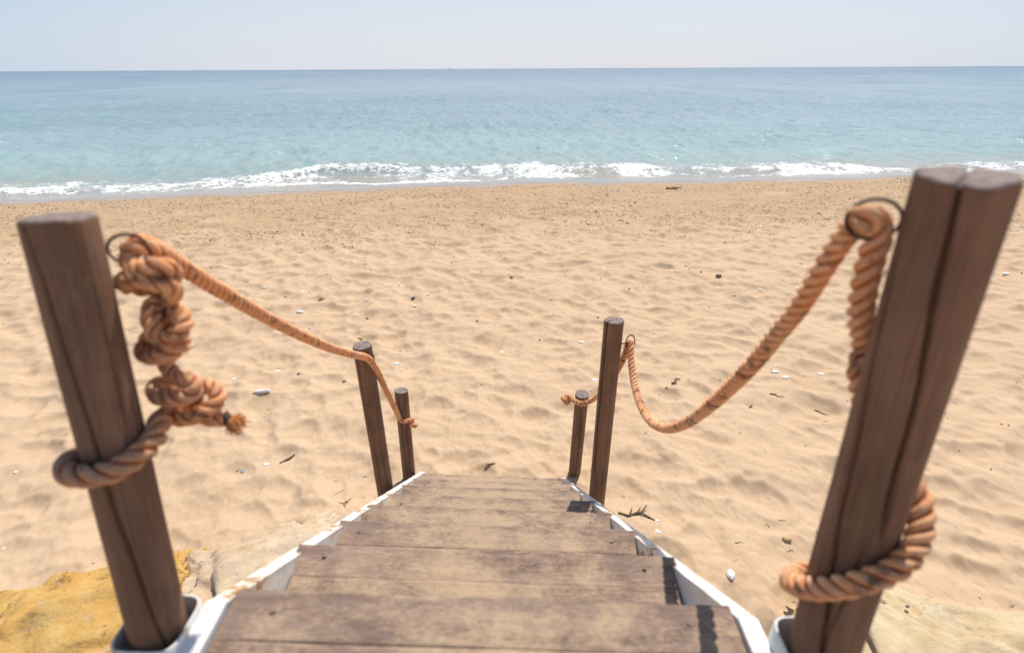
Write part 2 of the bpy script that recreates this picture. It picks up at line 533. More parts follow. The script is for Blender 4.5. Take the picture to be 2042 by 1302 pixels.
# ------------------------------------------------------------------ sand
fine_a = np.radians(np.arange(-64, 64.01, .16))
coarse_l = np.radians(np.concatenate([np.arange(-180, -90, 6), np.arange(-90, -64, 2)]))
coarse_r = np.radians(np.concatenate([np.arange(66, 91, 2), np.arange(96, 175, 6)]))
angs = np.concatenate([coarse_l, fine_a, coarse_r])
rs = [.35]
while rs[-1] < 17: rs.append(rs[-1] * 1.0029)
while rs[-1] < 400: rs.append(rs[-1] * 1.12)
rs = np.array(rs)
X, Y = polar(angs, rs)
Z = sand_z(X, Y)
V = np.stack([X, Y, Z], -1).reshape(-1, 3)
nc = len(angs)
F = grid_faces(len(rs), nc, wrap=True)[:, ::-1]
cap = len(V)
me = mesh_np('sand', V, F, [M_SAND])
s_up = (shore_y(X) - Y).ravel()
pattr(me, 'wet', 1 - sstep(.05, .75, s_up + .12 * np.sin(X.ravel() * 2.3)))
pattr(me, 'damp', 1 - sstep(.9, 2.0, s_up + .2 * np.sin(X.ravel() * 1.1)))
dn = sample(fft_noise(512, 512, .1, .25, 4, 1.3, 77), X.ravel() / .1 + 256, Y.ravel() / .1, True)
pattr(me, 'coarse', np.clip((sstep(.9, 1.6, s_up) * (1 - sstep(3.6, 6.2, s_up + .5 * dn))) * (1 + .25 * dn) + .04, 0, 1))
tag(link('sand', me), None, None, kind='structure')

# ------------------------------------------------------------------ sea
NW, DW = 2048, .04
w1 = fft_noise(NW, NW, DW, .12, 1.6, 2.0, 31, (.75, 1.25))
w2 = fft_noise(NW, NW, DW, .25, 3.5, 2.0, 32, (.5, 1.5))
w3 = fft_noise(NW, NW, DW, 3., 22.0, 2.5, 33, (.35, 1.6))
foamN = fft_noise(NW, NW, DW, .15, 6, 1.3, 34, (.6, 1.4))
angs = np.radians(np.concatenate([np.arange(-90, -60, 1.5), np.arange(-60, 60.01, .13), np.arange(61.5, 91, 1.5)]))
dep = np.concatenate([np.arange(13.5, 6.0, -.022), np.arange(6.0, 1.2, -.012), np.arange(1.2, .12, -.006)])
rs = (CAMH - ZSEA) / np.tan(np.radians(dep))
rs = np.concatenate([rs, rs[-1] * 1.35 ** np.arange(1, 12)])
X, Y = polar(angs, rs)
off = Y - shore_y(X)
rr = np.sqrt(X ** 2 + Y ** 2)
amp = sstep(.5, 5.0, off)
fadeN = 1 - sstep(40, 110, rr)
fadeM = 1 - sstep(140, 420, rr)
def wv(img, sx=1.0, ox=0.0): return sample(img, X / (DW * sx) + ox, Y / (DW * sx) + ox * .7, True)
h = .016 * wv(w1) * fadeN + .030 * wv(w2) * fadeN + .040 * wv(w3) * fadeM * sstep(3, 9, off)
h = h + .16 * wv(w3, 4.0, 311) * (1 - fadeN) * (1 - sstep(500, 1500, rr))
z = ZSEA + h * (.04 + .96 * amp)
# swells running in
for (o0, hh, wd, ph) in ((8.5, .10, 1.1, .3), (16, .11, 1.6, 1.9), (27, .10, 2.2, 4.0)):
    c = o0 + .9 * np.sin(X * .16 + ph) + .35 * np.sin(X * .5 + ph * 2)
    z = z + hh * np.exp(-((off - c) / wd) ** 2) * (.35 + .65 * np.clip(np.sin(X * .21 + ph) + .2, 0, 1))
# the breaking wave: steep towards the beach, gentle behind
br = Y - break_y(X)
Hb = .04 + .135 * np.exp(-((X + 4.6) / 3.0) ** 2) + .09 * np.exp(-((X - 3.5) / 4.5) ** 2) + .04 * np.sin(X * .9)
Hb = np.clip(Hb, .02, 1)
lump = 1 + .10 * np.clip(wv(foamN, .35, 91), -2, 2) + .10 * np.clip(wv(w1, 1, 17), -2, 2)
z = z + Hb * lump * np.where(br < 0, np.exp(-(br / .34) ** 2), np.exp(-(br / 1.25) ** 2)) * sstep(.2, .9, off)
z = np.where(off < .9, np.maximum(z, ZSEA + .006 + .002 * np.sin(X * 3)), z)
z = np.where(off < 0, ZSEA - .3 * np.clip(-off, 0, 1), z)
# foam cover
fn = wv(foamN, 1.0, 55)
front = np.exp(-((br + .05) / .42) ** 2) * np.clip(.42 + Hb * 1.9, 0, .68)
behind = .46 * np.exp(-((br - .6) / .65) ** 2) * np.clip(.55 + 3 * Hb, 0, 1)
trough = sstep(.35, .9, off) * np.exp(-np.clip(br, -9, 0) ** 2 / 3.2) * (br < .3) * np.clip(.47 + .14 * np.sin(X * .7 + 1) + .10 * np.sin(X * 1.7), .2, .72)
edge = .66 * np.exp(-((off - .80 - .25 * np.sin(X * .8) - .12 * np.sin(X * 2.3)) / .22) ** 2) * np.clip(.72 + .4 * np.sin(X * .43 + 3.2), 0, 1)
left = .52 * np.exp(-((off - .9) / .22) ** 2) * (1 - sstep(-9, -7, X)) + .5 * np.exp(-((br - .2) / .3) ** 2) * (1 - sstep(-10, -8, X))
caps = .34 * np.exp(-((off - 5.2 - .4 * np.sin(X)) / .7) ** 2) * np.exp(-((X - 1.0) / 2.2) ** 2)
foam = np.maximum.reduce([front, behind, np.clip(trough, 0, 1), edge, left, caps]) + .13 * fn * (front + behind + trough + edge > .08)
foam = np.clip(foam, 0, 1.1) * sstep(.25, .55, off)
V = np.stack([X, Y, z], -1).reshape(-1, 3)
keep = off.reshape(-1) > -.9
F = grid_faces(len(rs), len(angs))[:, ::-1]
F = F[keep[F].all(1)]
used = np.unique(F); remap = -np.ones(len(V), int); remap[used] = np.arange(len(used))
me = mesh_np('sea', V[used], remap[F], [M_SEA])
pattr(me, 'off', off.reshape(-1)[used]); pattr(me, 'foam', foam.reshape(-1)[used])
tag(link('sea', me), None, None, kind='structure')

# ------------------------------------------------------------------ generic solids
def hexa(bm, c):
    """c: 8 corners, bottom four then top four, both counter-clockwise from above"""
    v = [bm.verts.new(p) for p in c]
    for f in ((3, 2, 1, 0), (4, 5, 6, 7), (0, 1, 5, 4), (1, 2, 6, 5), (2, 3, 7, 6), (3, 0, 4, 7)):
        bm.faces.new([v[i] for i in f])
    return v


def bm_obj(name, bm, mat, parent=None, loc=(0, 0, 0), bevel=0, segs=2, smooth=False, weld=True):
    if bevel:
        bmesh.ops.bevel(bm, geom=bm.edges[:] , offset=bevel, segments=segs, affect='EDGES', profile=.5)
    bm.normal_update()
    me = bpy.data.meshes.new(name)
    L = Vector(loc)
    for v in bm.verts: v.co -= L
    bm.to_mesh(me); bm.free()
    me.materials.append(mat)
    if smooth:
        for p in me.polygons: p.use_smooth = True
    return link(name, me, parent, loc)


def tube_path(path, rad, seg=10, cap=True):
    """round tube along a polyline; rad scalar or array"""
    P = np.asarray(path, float); n = len(P)
    rad = np.broadcast_to(np.asarray(rad, float), (n,))
    T = np.gradient(P, axis=0); T /= np.linalg.norm(T, axis=1)[:, None] + 1e-12
    N, Bn = frames(T)
    th = np.linspace(0, 2 * math.pi, seg, endpoint=False)
    V = P[:, None, :] + rad[:, None, None] * (np.cos(th)[None, :, None] * N[:, None, :] + np.sin(th)[None, :, None] * Bn[:, None, :])
    V = V.reshape(-1, 3); F = grid_faces(n, seg, True)
    if cap:
        V = np.vstack([V, P[0], P[-1]]); a, b = len(V) - 2, len(V) - 1
        k = np.arange(seg); k2 = (k + 1) % seg
        F = np.vstack([F, np.stack([k2, k, np.full(seg, a), np.full(seg, a)], 1), np.stack([(n - 1) * seg + k, (n - 1) * seg + k2, np.full(seg, b), np.full(seg, b)], 1)])
    return V, F


def frames(T):
    n = len(T)
    N = np.zeros_like(T)
    a = np.array([0, 0, 1.0]) if abs(T[0][2]) < .9 else np.array([1.0, 0, 0])
    N[0] = np.cross(T[0], a); N[0] /= np.linalg.norm(N[0])
    for i in range(1, n):
        v = N[i - 1] - T[i] * (N[i - 1] @ T[i])
        N[i] = v / np.linalg.norm(v)
    return N, np.cross(T, N)


def quads_to_mesh(name, V, F, mats, smooth=True):
    """F may hold degenerate quads (triangles)"""
    me = bpy.data.meshes.new(name)
    faces = [tuple(dict.fromkeys(f)) for f in F.tolist()]
    me.from_pydata([tuple(v) for v in V], [], faces)
    for m in mats: me.materials.append(m)
    if smooth: me.polygons.foreach_set('use_smooth', np.ones(len(me.polygons), bool))
    me.update(); return me


def catmull(P, per=16):
    P = np.asarray(P, float)
    Q = np.vstack([2 * P[0] - P[1], P, 2 * P[-1] - P[-2]])
    out = []
    for i in range(1, len(Q) - 2):
        p0, p1, p2, p3 = Q[i - 1], Q[i], Q[i + 1], Q[i + 2]
        t = np.linspace(0, 1, per, endpoint=False)[:, None]
        out.append(.5 * ((2 * p1) + (-p0 + p2) * t + (2 * p0 - 5 * p1 + 4 * p2 - p3) * t ** 2 + (-p0 + 3 * p1 - 3 * p2 + p3) * t ** 3))
    out.append(Q[-2][None])
    return np.vstack(out)


def resample(P, ds):
    d = np.concatenate([[0], np.cumsum(np.linalg.norm(np.diff(P, axis=0), axis=1))])
    n = max(int(d[-1] / ds), 4)
    s = np.linspace(0, d[-1], n)
    return np.stack([np.interp(s, d, P[:, k]) for k in range(3)], 1), s


def smooth_path(P, it=4):
    P = P.copy()
    for _ in range(it):
        P[1:-1] = .25 * P[:-2] + .5 * P[1:-1] + .25 * P[2:]
    return P


# ------------------------------------------------------------------ staircase
stair_loc = ST0 + 8 * STEP
stair = empty('staircase', stair_loc, 'sand dusted wooden beach stairs with rusty white steel sides', 'stairs')


def SP(i, lat, fw, up):     # point in stair axes relative to nosing i
    return ST0 + STEP * i + LAT * lat + FWD * fw + UPV * up


ends = {0: (-.452, .451), 1: (-.462, .458), 2: (-.460, .456), 3: (-.461, .455), 4: (-.461, .456), 5: (-.457, .453), 6: (-.452, .457), 7: (-.453, .457)}
rise = {0: 0, 1: .010, 2: .004, 3: .0, 4: .0, 5: -.002, 6: -.002, 7: -.003}
BW = .0975


def board(i, f1, a, b, key, front, sand_amt):
    """one plank of a tread: i = nosing, f1 = its seaward edge"""
    jit = np.random.default_rng(key)
    f0 = f1 - BW + .0003 + abs(jit.normal(0, .0004))
    if front and i: a, b = a - .005, b + .008
    else: a, b = max(a, -.4488), min(b, .4488)
    a = a + abs(jit.normal(0, .002)); b = b - abs(jit.normal(0, .002))
    nx, ny = 80, 14
    lat = np.linspace(a, b, nx); fv = f0 + (f1 - f0) * np.array([0, .02, .05, .1, .18, .28, .38, .5, .62, .72, .82, .9, .96, 1.0])
    LATg, FV = np.meshgrid(lat, fv)
    edge = np.minimum(np.minimum(LATg - lat[0], lat[-1] - LATg), np.minimum(FV - f0, f1 - FV))
    wob = np.array([[mnoise.noise((x * 9 + key * 3.1, y * 30, key)) for x in lat] for y in fv])
    fine = np.array([[mnoise.noise((x * 5, y * 160 + key * 9, key * 2.7)) for x in lat] for y in fv])
    up = rise.get(i, 0) - .0022 * np.clip(1 - edge / .004, 0, 1) ** 2 - .003 * np.clip(1 - (f1 - FV) / .006, 0, 1) ** 2 * front + .0020 * wob + .0010 * fine + jit.normal(0, .0012)
    fr = np.array([mnoise.noise((x * 22, key * 5.3, key)) for x in lat])
    FVs = FV + np.where(FV > f1 - .012, fr[None, :] * (.0055 if front else .0008), 0)
    top = (ST0 + STEP * i)[None, None] + LATg[..., None] * LAT + FVs[..., None] * FWD + up[..., None] * UPV
    Vt = top.reshape(-1, 3)
    loop = list(range(nx)) + [r * nx + nx - 1 for r in range(1, ny)] + [(ny - 1) * nx + c for c in range(nx - 2, -1, -1)] + [r * nx for r in range(ny - 2, 0, -1)]
    sk = Vt[loop] - UPV * .036
    V = np.vstack([Vt, sk]); o0 = len(Vt); nl = len(loop)
    F = [list(q) for q in grid_faces(ny, nx)]
    for k in range(nl):
        k2 = (k + 1) % nl
        F.append([loop[k2], loop[k], o0 + k, o0 + k2])
    me = mesh_np('tread_board', V - stair_loc, np.array(F), [M_TREAD], smooth=True)
    me.set_sharp_from_angle(angle=R(50))
    tu = np.concatenate([LATg.ravel(), LATg.ravel()[loop]]); tv = np.concatenate([FV.ravel(), FV.ravel()[loop] + .036])
    pattr(me, 'tu', tu + i * .31 + key * .37); pattr(me, 'tv', tv + i * .57); pattr(me, 'ti', np.full(len(V), i * 1.7 + key * .8))
    pattr(me, 'mu', tu + i * .31); pattr(me, 'mv', tv + i * .57)
    cen = np.clip(1 - np.abs(tu + .04 * math.sin(i * 2)) / .50, 0, 1) ** .6
    sandy = cen * (.58 + .05 * i) + .03 * i
    nosef = np.clip((f1 - tv) / .035, 0, 1) if front else np.ones_like(tv)
    sandy = sandy * (.50 + .50 * nosef) + (0 if front else .08)
    sandy[o0:] *= .25
    pattr(me, 'sandy', sandy)
    o = bpy.data.objects.new('tread_board', me); COL.objects.link(o); o.parent = stair
    for lx in (a + .075, b - .085):
        bm = bmesh.new()
        bmesh.ops.create_cone(bm, cap_ends=True, segments=14, radius1=.0052, radius2=.0042, depth=.0024)
        Mx = Matrix((LAT, FWD, UPV)).transposed().to_4x4()
        Mx.translation = Vector(SP(i, lx + jit.normal(0, .004), (f0 + f1) / 2 + jit.normal(0, .006), rise.get(i, 0) + .0012) - stair_loc)
        bm.transform(Mx)
        me = bpy.data.meshes.new('screw'); bm.to_mesh(me); bm.free(); me.materials.append(M_SCREW)
        so = bpy.data.objects.new('screw', me); COL.objects.link(so); so.parent = o


kk = 0
for i in range(0, 10):
    a, b = ends.get(i, (-.452, .455))
    for q in range(3 if i else 13):            # the top level runs back as a landing
        kk += 1
        board(i, .004 - q * BW, a, b, kk, q == 0, .5)

# steel stringers: a channel with a broad top flange, following the nosing line
SD = STEP / np.linalg.norm(STEP)
SN = np.cross(LAT, SD)          # normal to the slope, upward
def stringer(side):
    bm = bmesh.new()
    A = ST0 + STEP * 8.55 - SN * .004
    C0 = ST0 - FWD * .035 + UPV * .010            # the bend, at landing level
    E0 = C0 - FWD * 1.25
    line = [A + (C0 - A) * t for t in np.linspace(0, 1, 70)] + [C0 + (E0 - C0) * t for t in np.linspace(0, 1, 24)[1:]]
    nrm = [SN] * 69 + [(SN + UPV) / np.linalg.norm(SN + UPV)] + [UPV] * 23
    def prof(lat0, lat1, d0, d1):
        rows = []
        for k, (C, N_) in enumerate(zip(line, nrm)):
            w = .0012 * mnoise.noise((k * .55, side * 3, 1)); w2 = .0012 * mnoise.noise((k * .47, side * 3, 7))
            rows.append([bm.verts.new(C + LAT * side * (l_ + w2) + N_ * (d + w)) for (l_, d) in ((lat0, d0), (lat1, d0), (lat1, d1), (lat0, d1))])
        for a, b in zip(rows[:-1], rows[1:]):
            for q in range(4):
                bm.faces.new((a[q], a[(q + 1) % 4], b[(q + 1) % 4], b[q]))
        bm.faces.new(rows[0]); bm.faces.new(rows[-1][::-1])
    prof(.4505, .4555, -.2, -.0055)     # web
    prof(.4500, .4840, -.005, .0)       # top flange, turned outwards
    prof(.4500, .4840, -.206, -.201)
    bmesh.ops.recalc_face_normals(bm, faces=bm.faces[:])
    return bm_obj('stringer', bm, M_STEEL, stair, stair_loc)


# small welded tabs that carry the treads
for side in (-1, 1):
    so = stringer(side)
    for i in range(0, 8):
        bm = bmesh.new()
        for (f0, f1, u0, u1) in ((-.25, -.03, -.043, -.038), ):
            c = [SP(i, side * l_, f, u) for u in (u0, u1) for (l_, f) in (((.415, f0), (.4498, f0), (.4498, f1), (.415, f1)) if side > 0 else ((.4498, f0), (.415, f0), (.415, f1), (.4498, f1)))]
            hexa(bm, c)
        bmesh.ops.recalc_face_normals(bm, faces=bm.faces[:])
        bm_obj('tread_bracket', bm, M_STEEL, stair, stair_loc)


# ------------------------------------------------------------------ posts
def post(name, B, T, r0, r1, grooves, seed, label, dome=.004, tilt=(0, 0), chips=()):
    """round timber from B (bottom) to T (top); grooves: (angle from the viewer's side, half width rad, depth, t0, t1)"""
    B = np.asarray(B, float); T = np.asarray(T, float)
    L = np.linalg.norm(T - B); ax = (T - B) / L
    ey = np.array([0, 1.0, 0]); ey = ey - ax * (ey @ ax); ey /= np.linalg.norm(ey)
    ex = np.cross(ey, ax)
    ns = 200
    ts = np.concatenate([np.linspace(0, .97, 60), np.linspace(.975, 1 - .004 / L, 6)])
    th = np.linspace(0, 2 * math.pi, ns, endpoint=False)          # 0 = towards the viewer (-ey)
    V = []; cu = []; cv = []; cz = []; eg = []
    def rad(t, th):
        r = r0 + (r1 - r0) * t
        r = r * (1 + .022 * np.sin(2 * th + seed) + .012 * np.sin(3 * th + seed * 2.1 + t * 2) + .006 * np.sin(7 * th + t * 5 + seed))
        r = r + np.array([.0007 * mnoise.noise((math.cos(a) * 5 * 1.0 + seed, math.sin(a) * 5, t * 3)) + .0006 * mnoise.noise((math.cos(a) * 26 + seed, math.sin(a) * 26, t * 2.5)) for a in th])
        for (ga, gw, gd, t0, t1, gs) in grooves:
            a = ga + gs * (1 - t) + .05 * math.sin(t * 9 + seed + ga) + .025 * math.sin(t * 23 + ga * 3)
            d = (th - a + math.pi) % (2 * math.pi) - math.pi
            k = min(1, max(0, (t - t0) / .06)) * min(1, max(0, (t1 - t) / .10 if t1 < 1 else 1))
            w = gw * (.55 + .45 * k) * (1 + .25 * math.sin(t * 17 + ga))
            r = r - gd * k * np.exp(-(d / w) ** 4)
        return r
    rows = []
    for t in ts:
        r = rad(t, th); C = B + ax * L * t
        rows.append((C, r))
    # top: chamfer, then end grain rings
    def topz(rfrac, rr, t):
        x = rfrac * rr * np.sin(th); y = -rfrac * rr * np.cos(th)
        z = np.array([.0016 * mnoise.noise((a * 60 + seed, b * 60, 2)) + .0012 * mnoise.noise((a * 180, b * 180, seed)) for a, b in zip(x, y)])
        z = z + dome * (1 - rfrac ** 2) * .4 + tilt[0] * x + tilt[1] * y
        for (ca, cw, cd) in chips:
            d = (th - ca + math.pi) % (2 * math.pi) - math.pi
            z = z - cd * np.exp(-(d / cw) ** 2) * np.clip((rfrac - .55) / .45, 0, 1)
        for (ga, gw, gd, t0, t1, gs) in grooves:
            if t1 < 1: continue
            d = (th - (ga + .05 * math.sin(9 + seed + ga)) + math.pi) % (2 * math.pi) - math.pi
            z = z - .006 * np.exp(-(d * max(rfrac, .12) / (gw * .8)) ** 4) * np.clip(rfrac * 3 - .3, 0, 1)
        return z
    rt = rad(1.0, th)
    allV = [C[None] + r[:, None] * (np.sin(th)[:, None] * ex - np.cos(th)[:, None] * ey) for C, r in rows]
    egr = [np.zeros(ns)] * len(rows)
    # shift the last side rows with the tilt of the cut
    z1 = topz(1.0, rt, 1)
    for k in range(len(allV)):
        wgt = max(0.0, (ts[k] - .93) / .07)
        allV[k] = allV[k] + ax[None] * (z1 * wgt)[:, None]
    for rf in (.97, .9, .8, .68, .55, .42, .28, .14, .04):
        zz = topz(rf, rt, 1)
        r = rt * rf
        allV.append((T)[None] + r[:, None] * (np.sin(th)[:, None] * ex - np.cos(th)[:, None] * ey) + ax[None] * zz[:, None])
        egr.append(np.full(ns, 1.0 if rf < .98 else .6))
    V = np.vstack(allV); nr = len(allV)
    F = grid_faces(nr, ns, True)
    V = np.vstack([V, T + ax * (dome * .4)]); ctr = len(V) - 1
    k = np.arange(ns)
    Ft = np.stack([(nr - 1) * ns + k, (nr - 1) * ns + (k + 1) % ns, np.full(ns, ctr), np.full(ns, ctr)], 1)
    F = np.vstack([F, Ft])
    root = empty(name, B, label, 'post')
    me = quads_to_mesh('pole', V - B, F, [M_POST])
    bm = bmesh.new(); bm.from_mesh(me); bmesh.ops.recalc_face_normals(bm, faces=bm.faces[:]); bm.to_mesh(me); bm.free()
    rel = V - B
    pattr(me, 'cu', rel @ ex); pattr(me, 'cv', rel @ ey); pattr(me, 'cz', rel @ ax + seed)
    pattr(me, 'endgrain', np.concatenate(egr + [np.ones(1)]))
    o = bpy.data.objects.new('pole', me); COL.objects.link(o); o.parent = root
    return root, B, T, ax, ex, ey


PR = {}
def mkpost(key, bpx, tpx, lat, r0, r1, down, *args, **kw):
    Bp = on_lat(*bpx, lat); Tp = on_lat(*tpx, lat)
    ax = (Tp - Bp) / np.linalg.norm(Tp - Bp)
    Bb = Bp - ax * down
    root, b, t, ax, ex, ey = post('wooden_post', Bb, Tp, r0, r1, *args, **kw)
    PR[key] = dict(root=root, B=Bb, T=Tp, ax=ax, ex=ex, ey=ey, r0=r0, r1=r1)


mkpost('nearL', (311, 1230), (116, 431), -.537, .0415, .0425, .16,
       [(-.28, .055, .007, -.2, 1.04, 1.2), (1.25, .04, .003, .5, .9, -.5), (2.6, .05, .006, 0, 1.2, 0)], 1.1,
       'thick brown wooden post upper left of the stairs beside the hanging knot chain', tilt=(.02, .06), chips=((1.2, .5, .003), (-.9, .4, .002)))
mkpost('nearR', (1653, 1250), (1931, 346), .543, .0485, .0485, .16,
       [(-.74, .055, .014, .45, 1.2, 1.05), (-1.98, .065, .013, -.3, 1.2, 1.55), (-.1, .05, .004, .1, .5, -.6), (2.4, .06, .008, 0, 1.2, 0)], 2.7,
       'thickest wooden post, deeply split along its length, at the upper right of the stairs', tilt=(.0, .07), chips=((-.3, .35, .006), (-1.1, .5, .004), (.9, .3, .003)))
mkpost('tallL', (768, 975), (722, 688), -.548, .040, .0395, .62,
       [(-.5, .07, .007, .8, 1.2, 0), (.4, .05, .004, .1, .7, .5), (-.3, .04, .004, .3, .8, .3), (2.5, .06, .005, 0, 1.2, 0)], 3.9,
       'tall brown wooden post left of the lower steps, rope crossing just below its top', tilt=(.05, 0))
mkpost('shortL', (816, 950), (800, 778), -.548, .040, .0405, .25,
       [(-.35, .08, .007, .3, 1.2, .4), (.5, .05, .005, .0, .8, 0), (2.0, .06, .005, 0, 1.2, 0)], 5.3,
       'short wooden post at the lower left stair end, rope knot on its front', tilt=(-.04, .02))
mkpost('tallR', (1191, 985), (1224.5, 637), .548, .0405, .0425, .55,
       [(-1.02, .11, .013, .42, 1.2, .15), (.1, .04, .003, .2, .9, .3), (2.2, .06, .006, 0, 1.2, 0)], 6.6,
       'tall wooden post right of the lower steps with split rough top and iron ring', tilt=(.03, -.03), chips=((-2.4, .5, .008), (2.6, .5, .008), (0.3, .4, .003)))
mkpost('shortR', (1144, 960), (1161, 785), .548, .0395, .0405, .25,
       [(.05, .06, .006, .2, 1.2, 0), (-.8, .05, .003, .0, .8, .5), (2.8, .06, .005, 0, 1.2, 0)], 8.2,
       'short wooden post at the lower right stair end, rope looped under its top', tilt=(.02, .02))


def pt_on(key, h_from_top):        # point on the axis
    p = PR[key]; return p['T'] - p['ax'] * h_from_top


# sleeves that hold the two upper posts, welded to the stair
def sleeve(key, r_in, up):
    p = PR[key]
    rim = p['B'] + p['ax'] * (((ST0 + UPV * up - p['B']) @ UPV) / (p['ax'] @ UPV))
    n = 40
    th = np.linspace(0, 2 * math.pi, n, endpoint=False)
    def sup(r, pw=5.0):
        c, s_ = np.cos(th), np.sin(th)
        k = (np.abs(c) ** pw + np.abs(s_) ** pw) ** (-1 / pw)
        return r * k
    ex, ey, ax = LAT, FWD, UPV
    C = rim
    rows = []
    for (r, z) in ((r_in, -.22), (r_in, -.003), (r_in + .0012, 0), (r_in + .0035, 0), (r_in + .0048, -.003), (r_in + .0048, -.22)):
        q = sup(r)
        rows.append(C + (q * np.cos(th))[:, None] * ex + (q * np.sin(th))[:, None] * ey + ax * z)
    V = np.vstack(rows); F = grid_faces(len(rows), n, True)
    base = np.arange(n); last = (len(rows) - 1) * n
    Fb = np.stack([base, (base + 1) % n, last + (base + 1) % n, last + base], 1)
    me = mesh_np('post_sleeve', V - stair_loc, np.vstack([F, Fb]), [M_STEEL])
    bm = bmesh.new(); bm.from_mesh(me); bmesh.ops.recalc_face_normals(bm, faces=bm.faces[:]); bm.to_mesh(me); bm.free()
    o = bpy.data.objects.new('post_sleeve', me); COL.objects.link(o); o.parent = stair
    me.set_sharp_from_angle(angle=R(40))
    return C


RIML = sleeve('nearL', .0480, .026)
RIMR = sleeve('nearR', .0560, .048)


# iron eye rings
def eye_ring(key, start, center, rx, rz, thick, uax, wax):
    """stem from start on the post to a ring round center spanned by uax, wax"""
    uax = np.array(uax, float); uax /= np.linalg.norm(uax)
    wax = np.array(wax, float); wax -= uax * (wax @ uax); wax /= np.linalg.norm(wax)
    start = np.array(start); center = np.array(center)
    d = (start - center); a0 = math.atan2(d @ wax / rz, d @ uax / rx)
    th = np.linspace(a0, a0 + 2 * math.pi * .985, 44)
    ringp = center + np.outer(np.cos(th) * rx, uax) + np.outer(np.sin(th) * rz, wax)
    stem = np.array([start + (ringp[0] - start) * t for t in np.linspace(0, .9, 5)])
    V, F = tube_path(catmull(np.vstack([stem, ringp]), 4), thick, 10)
    p = PR[key]
    me = quads_to_mesh('eye_ring', V - p['B'], F, [M_IRON])
    o = bpy.data.objects.new('eye_ring', me); COL.objects.link(o); o.parent = p['root']
    return center


yR = PR['nearR']['T'][1] + .035
cR = at_y(1742, 438, yR)
UPW = np.array([0, 0, 1.0])
eye_ring('nearR', pt_on('nearR', .052) + np.array([-.030, .034, .006]), cR, .0285, .024, .0022, (1, -.35, .05), UPW)
yL = PR['nearL']['T'][1] + .035
cL = at_y(256, 497, yL)
eye_ring('nearL', pt_on('nearL', .055) + np.array([.026, .030, .0]), cL, .0245, .021, .0021, (1, .35, -.05), UPW)
cR2 = at_y(1257, 682, PR['tallR']['T'][1] + .0)
eye_ring('tallR', PR['tallR']['T'] + np.array([.036, .0, -.118]), cR2, .020, .034, .0026, (1, .1, 0), UPW)
cL2 = at_y(739, 712, PR['tallL']['T'][1] - .045)
eye_ring('tallL', pt_on('tallL', .07) + np.array([.016, -.030, 0]), cL2, .020, .026, .0026, (.9, -.5, 0), UPW)
# ------------------------------------------------------------------ ropes
def rope_geo(path, Rr=.0155, lay=.060, dirt=.7, grey=None, phase=0.0, ds=.0035, seg=14):
    P = resample(np.asarray(path), ds)[0]
    P, s = resample(smooth_path(P, 6), ds)
    T = np.gradient(P, axis=0); T /= np.linalg.norm(T, axis=1)[:, None]
    N, Bn = frames(T)
    n = len(P)
    a = .465 * Rr; oc = .555 * Rr
    out = []
    th = np.linspace(0, 2 * math.pi, seg, endpoint=False)
    g = np.zeros(n) if grey is None else np.interp(s / s[-1], *grey)
    jit = np.array([mnoise.noise((x * 9, 3.3, phase)) for x in s])
    fz = np.random.default_rng(int(phase * 10) + 3)
    for k in range(3):
        ph = 2 * math.pi * (s / lay + k / 3) + phase + jit * .5
        dirn = np.cos(ph)[:, None] * N + np.sin(ph)[:, None] * Bn
        tang = -np.sin(ph)[:, None] * N + np.cos(ph)[:, None] * Bn
        C = P + dirn * oc
        rad_n = 1 + .06 * fz.normal(size=(n, seg)) * .35
        V = C[:, None, :] + (a * 1.02 * np.cos(th))[None, :, None] * dirn[:, None, :] * rad_n[..., None] + (a * 1.22 * np.sin(th))[None, :, None] * tang[:, None, :] * rad_n[..., None]
        out.append((V.reshape(-1, 3), np.repeat(s, seg), np.tile(th, n), np.full(n * seg, k / 2.0), np.repeat(g, seg), np.full(n * seg, dirt),
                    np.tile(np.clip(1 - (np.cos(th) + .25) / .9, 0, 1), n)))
    V = np.vstack([o[0] for o in out]); F = []; base = 0
    for o in out:
        f = grid_faces(n, seg, True) + base
        c0 = np.arange(seg)
        F.append(f); F.append(np.stack([c0[0:seg - 3:2] * 0 + base, base + c0[1:seg - 2:2], base + c0[2:seg - 1:2], base + c0[3::2][:len(c0[1:seg - 2:2])]], 1))
        e = base + (n - 1) * seg
        F.append(np.stack([c0[0:seg - 3:2] * 0 + e, e + c0[1:seg - 2:2], e + c0[2:seg - 1:2], e + c0[3::2][:len(c0[1:seg - 2:2])]], 1)[:, ::-1])
        base += len(o[0])
    A = {nm: np.concatenate([o[i] for o in out]) for i, nm in ((1, 'along'), (2, 'ang'), (3, 'strand'), (4, 'grey'), (5, 'dirt'), (6, 'groove'))}
    return V, np.vstack(F), A


def rope_part(name, path, parent, **kw):
    V, F, A = rope_geo(path, **kw)
    L = np.array(parent.location)
    me = mesh_np(name, V - L, F, [M_ROPE])
    for k, v in A.items(): pattr(me, k, v)
    o = bpy.data.objects.new(name, me); COL.objects.link(o); o.parent = parent
    return o


def knot_path(center, size, rx, seed):
    """an overhand knot pulled tight"""
    t = np.linspace(.0, 2 * math.pi * .97, 90)
    x = np.sin(t) + 2 * np.sin(2 * t); y = np.cos(t) - 2 * np.cos(2 * t); z = -np.sin(3 * t) * 1.15
    P = np.stack([x, y, z], 1) / 3.0 * size
    rot = np.array(Matrix.Rotation(seed, 3, 'Z') @ Matrix.Rotation(rx, 3, 'X'))
    return center + P @ rot.T


